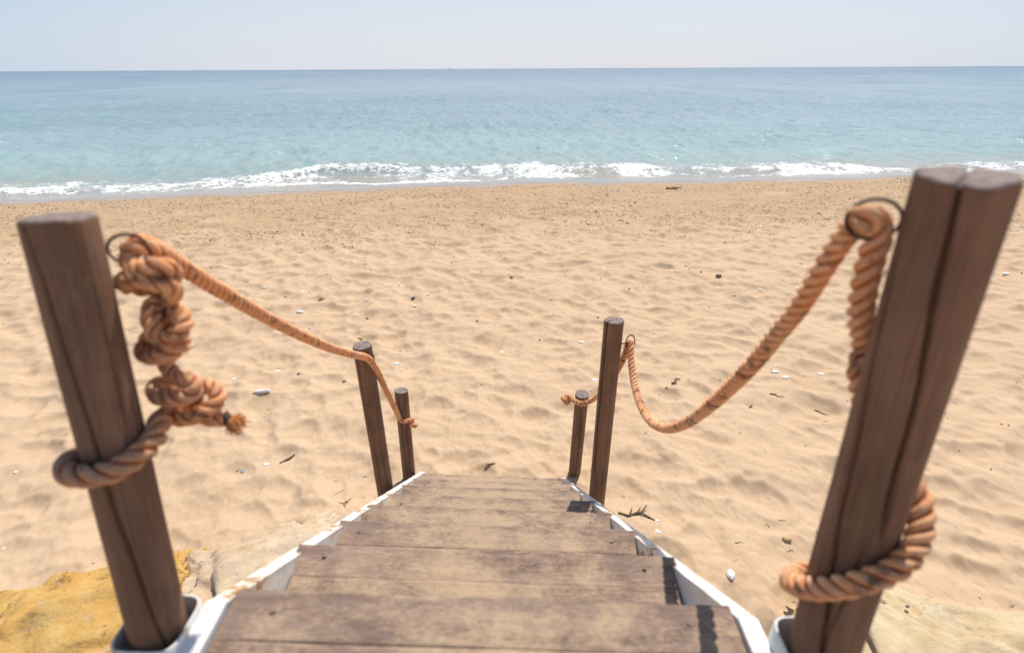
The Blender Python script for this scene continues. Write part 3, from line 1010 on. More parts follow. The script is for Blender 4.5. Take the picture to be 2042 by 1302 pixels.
# --- right-hand rope: ring to ring, sagging deeply
pts = [(1750, 440), (1724, 440), (1698, 456), (1664, 500), (1627, 560), (1590, 617), (1548, 668), (1503, 724), (1452, 776), (1402, 820), (1362, 846), (1327, 854),
       (1298, 840), (1278, 808), (1265, 765), (1259, 720), (1257, 684)]
endR = cR2 + np.array([0, 0, .008])
Apl = cR.copy(); Bpl = endR.copy()
pathR = [on_vplane(x, y, Apl, Bpl) for x, y in pts]
ropeR = empty('rope', pathR[11], 'faded orange rope sagging low right of the stairs, tail wound round the split post', 'rope')
# over the far ring, round behind the tall post to the short one
tR, sR = PR['tallR'], PR['shortR']
Yt, Ys = tR['T'][1], sR['T'][1]
tailR = [at_y(1251, 690, Yt + .03), at_y(1243, 715, Yt + .06), at_y(1222, 752, Yt + .16), at_y(1200, 782, Yt + .33), at_y(1186, 794, Ys - .10),
         at_y(1176, 800, Ys - .062), at_y(1161, 805, Ys - .068), at_y(1147, 800, Ys - .05), at_y(1139, 792, Ys - .01), at_y(1133, 790, Ys + .01)]
rope_part('rope_line', catmull(np.array(pathR + tailR), 12), ropeR, Rr=.0155, lay=.066, dirt=.95, phase=.4)
rope_part('end_knot', knot_path(at_y(1129, 796, Ys - .005), .024, .9, .7), ropeR, Rr=.0135, lay=.05, dirt=.6, phase=1.2)
# hanging tail, then the spiral round the post
nR = PR['nearR']
p0 = pathR[1]
hang = [cR + np.array([-.022, .004, -.004]), cR + np.array([-.004, .0, .004]), at_y(1751, 466, yR + .004), at_y(1736, 520, yR + .006), at_y(1722, 580, yR + .008), at_y(1716, 635, yR + .014), at_y(1725, 690, yR + .026)]
def post_wrap(p, tps):
    out = []
    for (px_, py_, ang, gap) in tps:
        # height on the axis where the sight line passes the axis, then out to the surface at this angle
        d = ray(px_, py_); n = np.cross(d, np.cross(d, p['ax']))
        t = ((EYE - p['B']) @ n) / (p['ax'] @ n)
        C = p['B'] + p['ax'] * t
        rr_ = p['r0'] + gap
        out.append(C + rr_ * (math.sin(ang) * p['ex'] - math.cos(ang) * p['ey']))
    return out
def heights(p, px_, py_):
    d = ray(px_, py_); n = np.cross(d, np.cross(d, p['ax']))
    return ((EYE - p['B']) @ n) / (p['ax'] @ n)
def wrap_h(p, items):
    return [p['B'] + p['ax'] * h + (p['r0'] + g) * (math.sin(a) * p['ex'] - math.cos(a) * p['ey']) for h, a, g in items]
def wrap_y(p, items, gap):
    """winding round a post: for each (photo height, angle) the point on the post's surface seen at that height"""
    out = []
    for (yy, a, *gp) in items:
        g_ = gp[0] if gp else gap
        lo, hi = 0.0, 1.2
        off = (p['r0'] + g_) * (math.sin(a) * p['ex'] - math.cos(a) * p['ey'])
        for _ in range(40):
            mid = (lo + hi) / 2
            c = CM @ (p['B'] + p['ax'] * mid + off - EYE)
            if 651 + FPX * c[1] / c[2] > yy: lo = mid
            else: hi = mid
        out.append(p['B'] + p['ax'] * mid + off)
    return out
wr = wrap_y(nR, [(745, 3.35), (810, 3.0), (872, 2.65), (912, 2.35), (938, 2.05), (972, 1.65), (1020, 1.25), (1082, .78), (1130, .25), (1160, -.35), (1173, -.9), (1171, -1.4), (1162, -1.9), (1152, -2.3), (1142, -2.8), (1132, -3.4)], .0165)
rope_part('rope_tail', catmull(np.array(hang + wr), 12), ropeR, Rr=.0165, lay=.066, dirt=.95, phase=2.0, grey=([0, .3, .5, .7, 1], [.25, .35, .3, .15, .1]))

# --- left-hand rope
ptsL = [(268, 486), (290, 488), (315, 500), (345, 521), (400, 556), (470, 598), (540, 638), (610, 673), (660, 694), (705, 707), (728, 712)]
Apl = cL + np.array([.0, .01, 0]); Bpl = cL2.copy()
pathL = [on_vplane(x, y, Apl, Bpl) for x, y in ptsL]
ropeL = empty('rope', pathL[6], 'faded orange rope left of the stairs ending in a chain of knots', 'rope')
tL, sL = PR['tallL'], PR['shortL']
Yt, Ys = tL['T'][1], sL['T'][1]
tailL = [at_y(741, 722, Yt - .055), at_y(754, 744, Yt + .02), at_y(768, 774, Yt + .18), at_y(782, 803, Yt + .36), at_y(794, 829, Ys - .09), at_y(803, 840, Ys - .066), at_y(815, 838, Ys - .058), at_y(824, 836, Ys - .03)]
rope_part('rope_line', catmull(np.array(pathL + tailL), 12), ropeL, Rr=.0148, lay=.060, dirt=.7, phase=.9)
rope_part('end_knot', knot_path(at_y(824, 846, Ys - .045), .022, .5, 2.1), ropeL, Rr=.0130, lay=.05, dirt=.5, phase=3.0)
# the chain of knots beside the upper left post
yK = yL + .01
K = [(332, 514, -.030), (296, 494, -.004), (264, 494, .004), (256, 516, .006), (276, 538, .026), (314, 530, .034), (344, 542, .012), (330, 566, -.014), (284, 574, -.016), (248, 566, .006),
     (264, 554, .030), (304, 562, .038), (342, 574, .026), (338, 594, .0), (310, 602, .006), (300, 636, .026), (318, 676, .038), (352, 668, .032), (368, 640, .012), (348, 616, -.006), (322, 622, -.014),
     (330, 648, .004), (322, 664, .008), (296, 676, -.004), (288, 706, .016), (326, 708, .034), (362, 688, .014), (346, 668, -.026), (330, 694, -.030), (334, 726, -.004), (348, 752, .010), (384, 758, .022),
     (384, 784, .034), (338, 796, .040), (308, 782, .020), (324, 762, -.010), (356, 782, -.008), (358, 810, .010), (336, 826, .022), (370, 834, .036), (410, 820, .028), (436, 794, .010), (420, 768, -.006),
     (392, 776, -.016), (390, 806, -.010), (408, 832, .006), (434, 834, .014), (450, 834, .014)]
chain = np.array([at_y(x, y, yK - d) for x, y, d in K])
rope_part('knot_chain', catmull(chain, 12), ropeL, Rr=.0138, lay=.054, dirt=.95, phase=1.7, grey=([0, .2, .45, .6, .75, .85, 1], [.1, .12, .2, .3, .25, .05, .05]))
# wrap round the post
nL = PR['nearL']
w0 = [at_y(372, 800, yK + .02), at_y(350, 818, yK + .004)]
wl = wrap_y(nL, [(842, 2.25, .018), (874, 1.65, .017), (908, 1.1), (938, .6), (949, .1), (947, -.4), (934, -.9), (913, -1.5), (893, -2.2), (877, -2.9), (867, -3.5)], .0165)
rope_part('rope_wrap', catmull(np.array(w0 + wl), 12), ropeL, Rr=.0165, lay=.074, dirt=.8, phase=2.6, grey=([0, .2, .45, .7, 1], [.55, .55, .75, .95, 1]))
# taped and frayed end
e0 = at_y(446, 834, yK - .014); e1 = at_y(458, 838, yK - .014); e2 = at_y(472, 846, yK - .016)
V, F = tube_path(np.array([e0, e0 + (e1 - e0) * .5, e1]), [.0100, .0098, .0094], 14)
L0 = np.array(ropeL.location)
o = bpy.data.objects.new('end_tape', quads_to_mesh('end_tape', V - L0, F, [M_TAPE])); COL.objects.link(o); o.parent = ropeL
bm = bmesh.new(); g = np.random.default_rng(4)
Vs, Fs, nb = [], [], 0
dirn = (e2 - e1) / np.linalg.norm(e2 - e1)
for k in range(130):
    a = g.normal(size=3); a -= dirn * (a @ dirn); a /= np.linalg.norm(a)
    q = math.sqrt(g.random()); s0 = e1 + a * q * .0085
    ln = g.uniform(.014, .024)
    tip = s0 + dirn * ln + a * (.006 * q + g.normal(0, .003)) + g.normal(size=3) * .003
    mid = (s0 + tip) / 2 + a * .003 + g.normal(size=3) * .002
    v, f = tube_path(np.array([s0 - dirn * .003, s0, mid, tip]), [.0011, .0011, .0010, .0006], 5)
    Vs.append(v); Fs.append(f + nb); nb += len(v)
o = bpy.data.objects.new('frayed_end', quads_to_mesh('frayed_end', np.vstack(Vs) - L0, np.vstack(Fs), [M_FRAY])); COL.objects.link(o); o.parent = ropeL


# ------------------------------------------------------------------ rocks
def rock(name, center, size, seed, mat, label, rotz=0, flat=.5, sub=6, strata=.0, cut=None):
    bm = bmesh.new(); bmesh.ops.create_icosphere(bm, subdivisions=sub, radius=1)
    rot = Matrix.Rotation(rotz, 3, 'Z')
    for v in bm.verts:
        p = v.co.copy()
        q = Vector([math.copysign(abs(c) ** .62, c) for c in p])      # blocky
        n = mnoise.noise(p * 1.1 + Vector((seed, 0, 0))) * .22 + mnoise.noise(p * 2.6 + Vector((seed, 5, 0))) * .11 + mnoise.noise(p * 6 + Vector((0, seed, 0))) * .11 - abs(mnoise.noise(p * 5 + Vector((2, seed, 0)))) * .16 - abs(mnoise.noise(p * 12 + Vector((2, 3, seed)))) * .06 + mnoise.noise(p * 15 + Vector((0, seed, 3))) * .035 + mnoise.noise(p * 40 + Vector((0, seed, 3))) * .014
        cell = mnoise.cell(Vector((seed, 0, math.floor(p.z * 5 + mnoise.noise(p * 1.5) * .8))))
        q = q * (1 + n + strata * (cell - .5))
        q = Vector((q.x * size[0], q.y * size[1], q.z * size[2]))
        v.co = rot @ q
    me = bpy.data.meshes.new(name); bm.to_mesh(me); bm.free(); me.materials.append(mat)
    for p in me.polygons: p.use_smooth = True
    o = link(name, me, None, center)
    return tag(o, label, 'rock')


rock('rock', (-1.98, 1.55, .00), (.70, .48, .27), 3.1, M_YROCK, 'large ochre yellow sandstone rock in the sand left of the upper left post', .42, strata=.10)
rock('rock', (-1.60, 1.00, .05), (.62, .34, .21), 9.4, M_YROCK, 'lower ochre rock slab in front of the larger yellow rock, left of the stairs', .35, strata=.12)
rock('rock', (-1.22, 1.84, .02), (.56, .40, .26), 14.2, M_PROCK, 'pale buff rock tucked beneath the left side of the stairs', .55, strata=.05)
rock('rock', (1.98, 1.30, .0), (.74, .48, .285), 21.5, M_CROCK, 'broad cream limestone rock in the sand right of the upper right post', -.35, strata=.05)


# ------------------------------------------------------------------ pebbles, shells and twigs
def pebble_mesh(seed, flat, mat, name='pebble', lumpy=.25, wide=.72):
    bm = bmesh.new(); bmesh.ops.create_icosphere(bm, subdivisions=3, radius=1)
    for v in bm.verts:
        p = v.co.copy()
        n = mnoise.noise(p * 1.3 + Vector((seed * 3.7, 0, 0))) * lumpy + mnoise.noise(p * 3.2 + Vector((seed, 2, 0))) * lumpy * .35
        q = p * (1 + n); v.co = Vector((q.x, q.y * wide, q.z * flat))
    me = bpy.data.meshes.new(name); bm.to_mesh(me); bm.free(); me.materials.append(mat)
    for p in me.polygons: p.use_smooth = True
    return me


def shell_mesh(seed, mat, name='shell'):
    """half of a bivalve: a ribbed fan, domed"""
    n, m = 22, 10
    V = []
    for i in range(m):
        r = (i + .5) / m
        for k in range(n):
            a = -1.25 + 2.5 * k / (n - 1)
            rib = 1 + .02 * math.cos(k * math.pi)
            V.append((r * math.sin(a) * .95, r * math.cos(a) * rib - .5, .36 * math.sin(min(1, r * 1.02) * math.pi * .5 + .25) * math.cos(a * .62) ** 1 * (1 - r ** 3 * .85) + .03))
    V = np.array(V); W_ = V.copy(); W_[:, 2] -= .05
    F = grid_faces(m, n); F2 = F[:, ::-1] + len(V)
    rim = [i for i in range(n)] + [r * n + n - 1 for r in range(1, m)] + [(m - 1) * n + c for c in range(n - 2, -1, -1)] + [r * n for r in range(m - 2, 0, -1)]
    E_ = [[rim[(k + 1) % len(rim)], rim[k], rim[k] + len(V), rim[(k + 1) % len(rim)] + len(V)] for k in range(len(rim))]
    return mesh_np(name, np.vstack([V, W_]), np.vstack([F, F2, np.array(E_)]), [mat])


def twig_mesh(seed, mat, bend=.25, thick=.045, forks=0, name='twig', flatf=True):
    g = np.random.default_rng(seed)
    P = np.array([[-.5, 0, 0], [-.2, g.normal(0, bend * .4), .02], [.1, g.normal(0, bend * .5), .03], [.5, g.normal(0, bend * .4), .0]])
    C = catmull(P, 6)
    r = thick * (1 - .55 * np.linspace(0, 1, len(C))) * (1 + .18 * np.array([mnoise.noise((t * 9, seed, 0)) for t in np.linspace(0, 1, len(C))]))
    V, F = tube_path(C, r, 7)
    Vs, Fs, nb = [V], [F], len(V)
    for k in range(forks):
        b = C[int(len(C) * g.uniform(.3, .75))]; d = np.array([g.uniform(.1, .3), g.choice([-1, 1]) * g.uniform(.12, .3), g.uniform(.0, .2)])
        d[2] = abs(d[2]) * (.25 if flatf else 1)
        c2 = np.array([b, b + d * .5 + g.normal(size=3) * .02, b + d])
        v, f = tube_path(catmull(c2, 4), np.linspace(thick * .55, thick * .25, 9), 6); Vs.append(v); Fs.append(f + nb); nb += len(v)
    return quads_to_mesh(name, np.vstack(Vs), np.vstack(Fs), [mat])


def put(name, me, x, y, size, label, cat, group=None, rz=None, sink=.25, rx=0.0):
    o = bpy.data.objects.new(name, me); COL.objects.link(o)
    z = float(sand_z(x, y))
    zs = [v.co.z for v in me.vertices] if len(me.vertices) < 3000 else [0]
    o.scale = (size, size, size)
    lo = min(zs) * size; hi = max(zs) * size
    o.location = (x, y, z - lo - (hi - lo) * sink)
    o.rotation_euler = (rx, 0, random.uniform(0, 6.28) if rz is None else rz)
    return tag(o, label, cat, group)


def sandpx(px_, py_):
    p = at_z(px_, py_, 0.0)
    for _ in range(4): p = at_z(px_, py_, float(sand_z(p[0], p[1])))
    return p


def scale_at(p):      # metres per photo pixel at a point
    return float((CM[2] @ (p - EYE)) / FPX)


PEB = {'white': [pebble_mesh(i, f, M_WHITE) for i, f in ((1, .32), (2, .42), (3, .26), (4, .34))],
       'grey': [pebble_mesh(10 + i, f, M_GREYST) for i, f in ((1, .45), (2, .6), (3, .5))],
       'tan': [pebble_mesh(20 + i, f, M_TAN) for i, f in ((1, .4), (2, .55))],
       'dark': [pebble_mesh(30 + i, f, M_DARKST) for i, f in ((1, .5), (2, .6))]}
SHELL = [shell_mesh(1, M_WHITE), shell_mesh(2, M_GREYST)]
TWIG = {'dark': [twig_mesh(40 + i, M_TWIG, .3, .045, i % 3) for i in range(5)], 'straw': [twig_mesh(60 + i, M_STRAW, .2, .03, 0) for i in range(3)],
        'weed': [twig_mesh(80 + i, M_WEED, .5, .10, 2, 'seaweed_scrap') for i in range(3)]}


def special(kind, me, px_, py_, wpx, label, cat, rz=0.0, sink=.25, name=None):
    p = sandpx(px_, py_); sc = scale_at(p)
    ext = max(abs(v.co.x) for v in me.vertices) * 2
    return put(name or kind, me, p[0], p[1], wpx * sc / ext, label, cat, rz=rz, sink=sink)


special('pebble', PEB['white'][1], 598, 623, 15, 'plump white pebble standing out on the sand above the left rope', 'pebble')
special('driftwood', pebble_mesh(71, .24, M_WHITE, 'driftwood', .4, .30), 525, 786, 36, 'long flat bleached white piece on the sand under the left rope', 'driftwood', .35, .1)
special('shell', SHELL[0], 467, 755, 13, 'small white shell just above the long bleached white piece', 'shell', 1.0)
special('pebble', PEB['white'][0], 553, 741, 12, 'round white pebble under the left rope, uphill of the long bleached piece', 'pebble')
special('shell', SHELL[0], 1001, 702, 13, 'single white shell on the sand midway between the two tall posts', 'shell', 2.0)
special('pebble', PEB['white'][1], 885, 453, 12, 'left of two white lumps on the upper beach beyond the stairs', 'pebble')
special('pebble', PEB['white'][3], 1105, 438, 10, 'right of two white lumps on the upper beach beyond the stairs', 'pebble')
special('pebble', PEB['dark'][0], 1433, 551, 12, 'dark brown stone on the open sand left of the right rope', 'pebble')
special('pebble', PEB['tan'][1], 643, 596, 16, 'tan brown clod beside the plump white pebble', 'pebble', 0, .4)
special('pebble', PEB['white'][2], 531, 926, 14, 'white chip on the sand beside the dark bark strip, left of the tall left post', 'pebble')
special('bark_strip', twig_mesh(5, M_WEED, .1, .10, 0, 'bark_strip'), 574, 917, 34, 'dark curled bark strip lying on the sand left of the tall left post', 'bark', 1.0, .1)
special('plastic_scrap', pebble_mesh(72, .2, M_BLUE, 'plastic_scrap', .4), 484, 939, 9, 'tiny faded blue plastic scrap on the sand', 'litter', .5, .1)
special('twig', twig_mesh(6, M_TWIG, .25, .05, 2), 692, 1006, 32, 'dark forked twig on the sand just left of the stair side', 'twig', 1.75, .2)
special('twig', twig_mesh(7, M_STRAW, .15, .022, 0), 672, 984, 34, 'thin pale straw beside the forked twig left of the stairs', 'twig', .75, .2)
special('driftwood', twig_mesh(8, M_STRAW, .06, .13, 0, 'driftwood'), 978, 925, 20, 'short pale driftwood stick just beyond the bottom step', 'driftwood', .2, .2)
special('shell', SHELL[1], 727, 949, 8, 'small grey shell on the sand right beside the tall left post', 'shell', .3)
special('driftwood', twig_mesh(9, M_TWIG, .3, .055, 3, 'driftwood'), 1268, 1026, 72, 'gnarled brown driftwood root lying against the right side of the stairs', 'driftwood', -.08, .25)
special('twig', twig_mesh(11, M_WEED, .5, .09, 4), 1350, 763, 26, 'dark tangled twig tuft on the sand inside the sag of the right rope', 'twig', .4, .05)
special('pebble', pebble_mesh(50, .42, M_WHITE), 1457, 1147, 25, 'round grey white stone on the sand between the stairs and the split post', 'stone', 1.2, .3)
special('pebble', PEB['tan'][0], 1569, 1075, 20, 'smooth yellow stone on the sand left of the split post', 'stone', .2, .25)
special('shell', SHELL[0], 1311, 1059, 16, 'curved white shell fragment right of the stairs, below the driftwood root', 'shell', 2.4)
special('pebble', PEB['white'][0], 1311, 1038, 10, 'small white pebble right of the driftwood root', 'pebble')
special('bark_strip', twig_mesh(12, M_TWIG, .2, .10, 1, 'bark_strip'), 1497, 812, 16, 'dark bark bit on the sand right under the right rope', 'bark', .7, .1)
special('twig', twig_mesh(13, M_TWIG, .1, .05, 1), 1549, 789, 26, 'dark stick on the sand to the right of the right rope', 'twig', -.45, .1)
special('twig', twig_mesh(14, M_TWIG, .15, .045, 0), 1637, 823, 26, 'dark slanting stick on the sand close to the split post', 'twig', -.7, .1)
special('pebble', PEB['white'][2], 1545, 741, 15, 'left flat white pebble of the pair between right rope and split post', 'pebble', 0)
special('pebble', PEB['white'][0], 1566, 753, 15, 'right flat white pebble of the pair between right rope and split post', 'pebble', 0)
special('pebble', PEB['white'][2], 1186, 758, 13, 'white pebble just left of the tall right post', 'pebble')
special('twig', twig_mesh(15, M_TWIG, .4, .09, 1), 1286, 863, 10, 'small dark splinter of wood near the lowest point of the right rope', 'twig', 1.2, .1)
special('pebble', PEB['white'][1], 2007, 547, 14, 'white pebble on the sand at the far right beyond the split post', 'pebble')
special('driftwood', twig_mesh(16, M_TWIG, .2, .05, 2, 'driftwood'), 1344, 377, 34, 'dark driftwood branch lying near the waterline', 'driftwood', .12, .1)
special('pebble', PEB['white'][3], 211, 1240, 15, 'small white pebble lying on the ochre rocks', 'pebble', .4).location.z += .19
special('pebble', PEB['dark'][0], 1783, 1266, 9, 'small dark stone lying on the cream limestone rock', 'pebble', .4).location.z += .2

# the rest: scattered individuals, labelled by look and place
def zone(x, y):
    s = float(shore_y(x)) - y
    if s < 6.2: return None
    if x < -.75 - max(0, y - 1) * .02 and y < 4.2: return 'on the near sand left of the stairs'
    if x > .65 and y < 4.2: return 'on the near sand right of the stairs'
    if x < -1.0: return 'on the open sand beyond the left rope'
    if x > 1.6: return 'on the open sand beyond the right rope'
    return 'on the open sand straight ahead of the stairs'


g = np.random.default_rng(12)
cnt = {'pebble': 0, 'twig': 0}
clusters = [(-2.1, 6.4, .7), (-1.7, 6.0, .5), (2.9, 6.9, .8), (4.6, 8.2, .9), (.9, 6.6, .7), (-6.2, 8.6, .8)]
tries = 0
while cnt['pebble'] < 255 and tries < 9000:
    tries += 1
    if g.random() < .35:
        cx, cy, cs = clusters[g.integers(len(clusters))]; x, y = g.normal(cx, cs), g.normal(cy, cs * .6)
    else:
        y = g.uniform(1.7, 8.6); x = g.uniform(-1, 1) * (1.2 + y * 1.0)
    if abs(x + .05) < .68 and y < 3.4: continue
    if y < 3.6 and g.random() < .72: continue
    zn = zone(x, y)
    if zn is None: continue
    col = g.choice(['white', 'grey', 'tan', 'dark'], p=[.62, .16, .08, .14])
    big = g.random() < .16
    size = g.uniform(.020, .032) if big else g.uniform(.007, .017)
    if y < 4: size *= .65
    adj = {'white': 'white', 'grey': 'grey', 'tan': 'yellowish', 'dark': 'dark'}[col]
    if col == 'white' and g.random() < .4:
        put('shell', SHELL[0], x, y, size * .95, 'small white shell ' + zn, 'shell', 'white shells ' + zn, sink=.3)
    else:
        put('pebble', PEB[col][g.integers(len(PEB[col]))], x, y, size, ('larger ' if big else 'small ') + adj + ' pebble ' + zn, 'pebble', ('larger ' if big else 'small ') + adj + ' pebbles ' + zn, sink=.35)
    cnt['pebble'] += 1
tries = 0
while cnt['twig'] < 190 and tries < 9000:
    tries += 1
    if g.random() < .7:
        y = g.uniform(1.3, 4.0); x = g.uniform(-1, 1) * (1.3 + y * .9)
        if g.random() < .5: x = abs(x)
    else:
        y = g.uniform(4.0, 8.5); x = g.uniform(-1, 1) * (1.2 + y)
    if abs(x + .05) < .70 and y < 3.4: continue
    zn = zone(x, y)
    if zn is None: continue
    k = g.choice(['dark', 'straw', 'weed'], p=[.55, .25, .20])
    size = g.uniform(.02, .07) * (.8 if k != 'weed' else .45)
    nm = 'seaweed_scrap' if k == 'weed' else 'twig'
    lab = {'dark': 'thin dark twig ', 'straw': 'thin pale straw ', 'weed': 'dark scrap of dried seaweed '}[k]
    put(nm, TWIG[k][g.integers(len(TWIG[k]))], x, y, size, lab + zn, 'twig' if k != 'weed' else 'seaweed', lab.strip() + 's ' + zn, sink=.35)
    cnt['twig'] += 1


# shingle and wrack of the upper beach: far too many to count
def scatter_stuff(name, n, seed, mat, gen, size, flat, elong=1.0):
    g = np.random.default_rng(seed)
    bm = bmesh.new(); bmesh.ops.create_icosphere(bm, subdivisions=1, radius=1)
    bv = np.array([v.co[:] for v in bm.verts]); bf = np.array([[v.index for v in f.verts] for f in bm.faces]); bm.free()
    x, y = gen(g, n); m = len(x)
    s = g.uniform(size[0], size[1], m) ** 1.0 * np.exp(g.normal(0, .25, m))
    th = g.uniform(0, 6.28, m)
    jit = 1 + .25 * g.normal(size=(m, len(bv), 1))
    P = bv[None] * jit * np.stack([s * elong * g.uniform(.8, 1.4, m), s * .75, s * flat], 1)[:, None, :]
    c, sn = np.cos(th)[:, None], np.sin(th)[:, None]
    Q = np.stack([P[..., 0] * c - P[..., 1] * sn, P[..., 0] * sn + P[..., 1] * c, P[..., 2]], -1)
    Q += np.stack([x, y, sand_z(x, y) + s * flat * .35], 1)[:, None, :]
    F = (bf[None] + (np.arange(m) * len(bv))[:, None, None]).reshape(-1, 3)
    me = mesh_np(name, Q.reshape(-1, 3), F, [mat], smooth=False)
    return me


def band(lo, hi, mode=None, patch=None):
    def gen(g, n):
        x = g.uniform(-17, 17, n * 2); s = g.uniform(lo, hi, n * 2) if mode is None else np.abs(g.normal(mode[0], mode[1], n * 2))
        if patch is not None:
            d = sample(patch, x / .1 + 250, s / .05 * .5 + 100, True)
            k = g.random(n * 2) < np.clip(.5 + .55 * d, .02, 1); x, s = x[k], s[k]
        k = (s > .35); x, s = x[k][:n], s[k][:n]
        return x, shore_y(x) - s
    return gen


patch = fft_noise(512, 512, .1, .4, 6, 1.4, 91)
tag(link('shingle', scatter_stuff('shingle', 9000, 1, M_WHITE, band(.5, 6.6, None, patch), (.004, .013), .28, 1.4)), 'scatter of tiny pale pebbles and shell bits over the upper beach', 'shingle', kind='stuff')
tag(link('dark_shingle', scatter_stuff('dark_shingle', 3000, 2, M_DARKST, band(.2, 1, (.9, .45)), (.005, .014), .45)), 'line of dark wet pebbles along the waterline', 'shingle', kind='stuff')
tag(link('beach_wrack', scatter_stuff('beach_wrack', 20000, 3, M_WEED, band(1.3, 6.0, None, patch), (.0025, .008), .35, 2.8)), 'dark dried seaweed crumbs strewn over the upper beach', 'seaweed', kind='stuff')
tag(link('waterline_pebbles', scatter_stuff('waterline_pebbles', 2200, 5, M_GREYST, band(.2, 1, (.85, .4)), (.006, .015), .4)), 'grey and buff pebbles gathered along the edge of the water', 'shingle', kind='stuff')

# ------------------------------------------------------------------ a ship on the horizon
d = ray(897.5, 137.6); dist = 11000.0
sp = d / np.linalg.norm(d[:2]) * dist
ship = empty('cargo_ship', (sp[0], sp[1], ZSEA), 'tiny hazy grey cargo ship far away on the horizon', 'ship')
bm = bmesh.new()
hexa(bm, [Vector(p) for p in ((-26, -5, 0), (24, -5, 0), (24, 5, 0), (-26, 5, 0), (-28, -6, 7), (31, -6, 7), (31, 6, 7), (-28, 6, 7))])
me = bpy.data.meshes.new('hull'); bm.to_mesh(me); bm.free(); me.materials.append(M_SHIP)
o = bpy.data.objects.new('hull', me); COL.objects.link(o); o.parent = ship
bm = bmesh.new()
hexa(bm, [Vector(p) for p in ((-24, -5, 7), (-10, -5, 7), (-10, 5, 7), (-24, 5, 7), (-23, -4, 18), (-12, -4, 18), (-12, 4, 18), (-23, 4, 18))])
hexa(bm, [Vector(p) for p in ((-19, -1.5, 18), (-15, -1.5, 18), (-15, 1.5, 18), (-19, 1.5, 18), (-19, -1.5, 24), (-16, -1.5, 24), (-16, 1.5, 24), (-19, 1.5, 24))])
me = bpy.data.meshes.new('deckhouse'); bm.to_mesh(me); bm.free(); me.materials.append(M_SHIP)
o = bpy.data.objects.new('deckhouse', me); COL.objects.link(o); o.parent = ship

# ------------------------------------------------------------------ light, sky, camera
SUN_EL, SUN_AZ = R(60), R(25)           # azimuth to the right of straight ahead (+Y)
w = bpy.data.worlds.new('World'); scn.world = w; w.use_nodes = True
nt = w.node_tree; bg = nt.nodes['Background']
sky = nt.nodes.new('ShaderNodeTexSky'); sky.sky_type = 'NISHITA'; sky.sun_disc = False
sky.sun_elevation = SUN_EL; sky.sun_rotation = SUN_AZ
sky.air_density = .8; sky.dust_density = .4; sky.ozone_density = 2.5; sky.altitude = 0
# sea haze: the sky pales towards the horizon, most of all on the sun's side
def wn(t, **k):
    n_ = nt.nodes.new(t)
    for kk, vv in k.items(): setattr(n_, kk, vv)
    return n_
def wm(op, a, b=0.0, clamp=False):
    n_ = wn('ShaderNodeMath', operation=op); n_.use_clamp = clamp
    for i_, v_ in enumerate((a, b)):
        if isinstance(v_, (int, float)): n_.inputs[i_].default_value = v_
        else: nt.links.new(v_, n_.inputs[i_])
    return n_.outputs[0]
def wmix(f, a, b):
    n_ = wn('ShaderNodeMix', data_type='RGBA')
    for sk, v_ in ((n_.inputs[0], f), (n_.inputs[6], a), (n_.inputs[7], b)):
        if isinstance(v_, tuple): sk.default_value = (*v_, 1)
        else: nt.links.new(v_, sk)
    return n_.outputs[2]
tcw = wn('ShaderNodeTexCoord'); nrm = wn('ShaderNodeVectorMath', operation='NORMALIZE'); nt.links.new(tcw.outputs['Generated'], nrm.inputs[0])
sx = wn('ShaderNodeSeparateXYZ'); nt.links.new(nrm.outputs[0], sx.inputs[0])
low = wm('EXPONENT', wm('MULTIPLY', wm('MAXIMUM', sx.outputs[2], 0.0), -2.6))
HAZ = R(5)
side = wm('ADD', wm('MULTIPLY', sx.outputs[0], math.sin(HAZ)), wm('MULTIPLY', sx.outputs[1], math.cos(HAZ)))
mr = wn('ShaderNodeMapRange', interpolation_type='SMOOTHSTEP'); nt.links.new(side, mr.inputs[0])
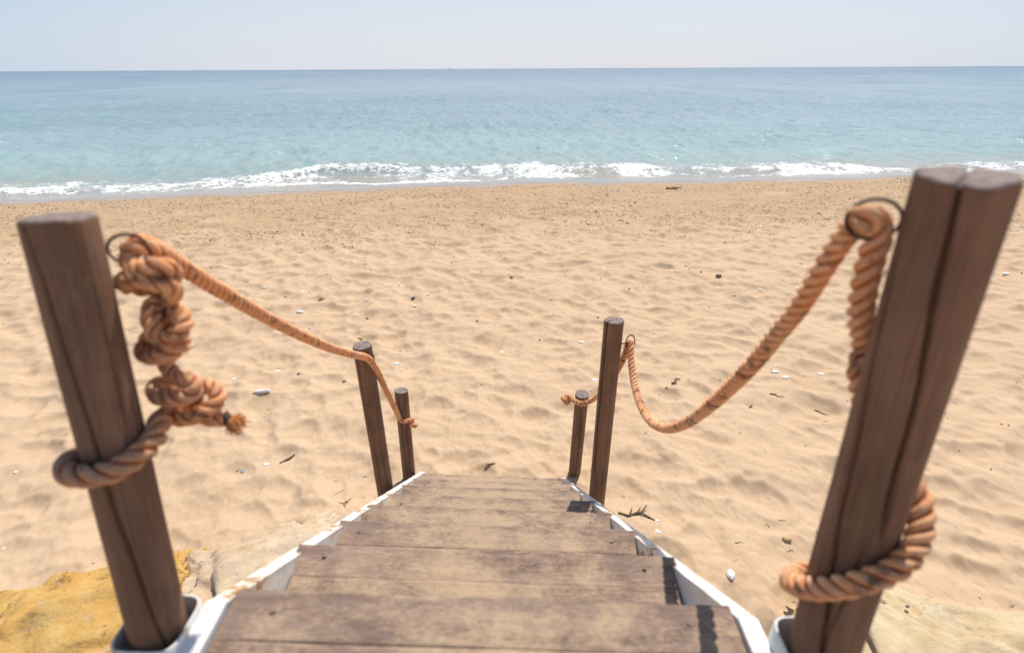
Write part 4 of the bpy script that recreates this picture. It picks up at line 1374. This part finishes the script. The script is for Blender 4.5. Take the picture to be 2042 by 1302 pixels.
mr.inputs[1].default_value = .50; mr.inputs[2].default_value = 1.0
haze = wmix(mr.outputs[0], (3.9, 4.95, 6.2), (5.8, 5.92, 6.35))
wisp = wn('ShaderNodeTexNoise'); wisp.inputs['Scale'].default_value = 3.0; wisp.inputs['Detail'].default_value = 5
wmp = wn('ShaderNodeMapping'); wmp.inputs['Scale'].default_value = (1, 1, 7); nt.links.new(nrm.outputs[0], wmp.inputs[0]); nt.links.new(wmp.outputs[0], wisp.inputs[0])
fac = wm('MULTIPLY', low, wm('ADD', .90, wm('MULTIPLY', wisp.outputs['Fac'], .16)), True)
nt.links.new(wmix(fac, sky.outputs[0], haze), bg.inputs[0]); bg.inputs[1].default_value = .10
sun = bpy.data.lights.new('sun', 'SUN'); sun.energy = 3.6; sun.angle = R(.5); sun.color = (1, .955, .88)
so = bpy.data.objects.new('sun', sun); COL.objects.link(so)
dirv = Vector((math.sin(SUN_AZ) * math.cos(SUN_EL), math.cos(SUN_AZ) * math.cos(SUN_EL), math.sin(SUN_EL)))
so.rotation_euler = (-dirv).to_track_quat('-Z', 'Y').to_euler(); so.location = (0, 0, 20)

cam = bpy.data.cameras.new('camera'); co = bpy.data.objects.new('camera', cam); COL.objects.link(co)
cam.sensor_width = 36; cam.sensor_fit = 'HORIZONTAL'; cam.lens = FPX / 2042 * 36
cam.clip_start = .02; cam.clip_end = 200000
rt, dn_, fw = CM
mw = Matrix(((rt[0], -dn_[0], -fw[0], 0), (rt[1], -dn_[1], -fw[1], 0), (rt[2], -dn_[2], -fw[2], CAMH), (0, 0, 0, 1)))
co.matrix_world = mw
cam.dof.use_dof = True; cam.dof.focus_distance = 5.5; cam.dof.aperture_fstop = 2.5
scn.camera = co
scn.view_settings.view_transform = 'Standard'; scn.view_settings.look = 'None'
scn.view_settings.exposure = 0.36; scn.view_settings.gamma = 1.0
scn.cycles.max_bounces = 5; scn.cycles.diffuse_bounces = 3; scn.cycles.glossy_bounces = 3
scn.cycles.sample_clamp_indirect = 6
scn.render.film_transparent = False
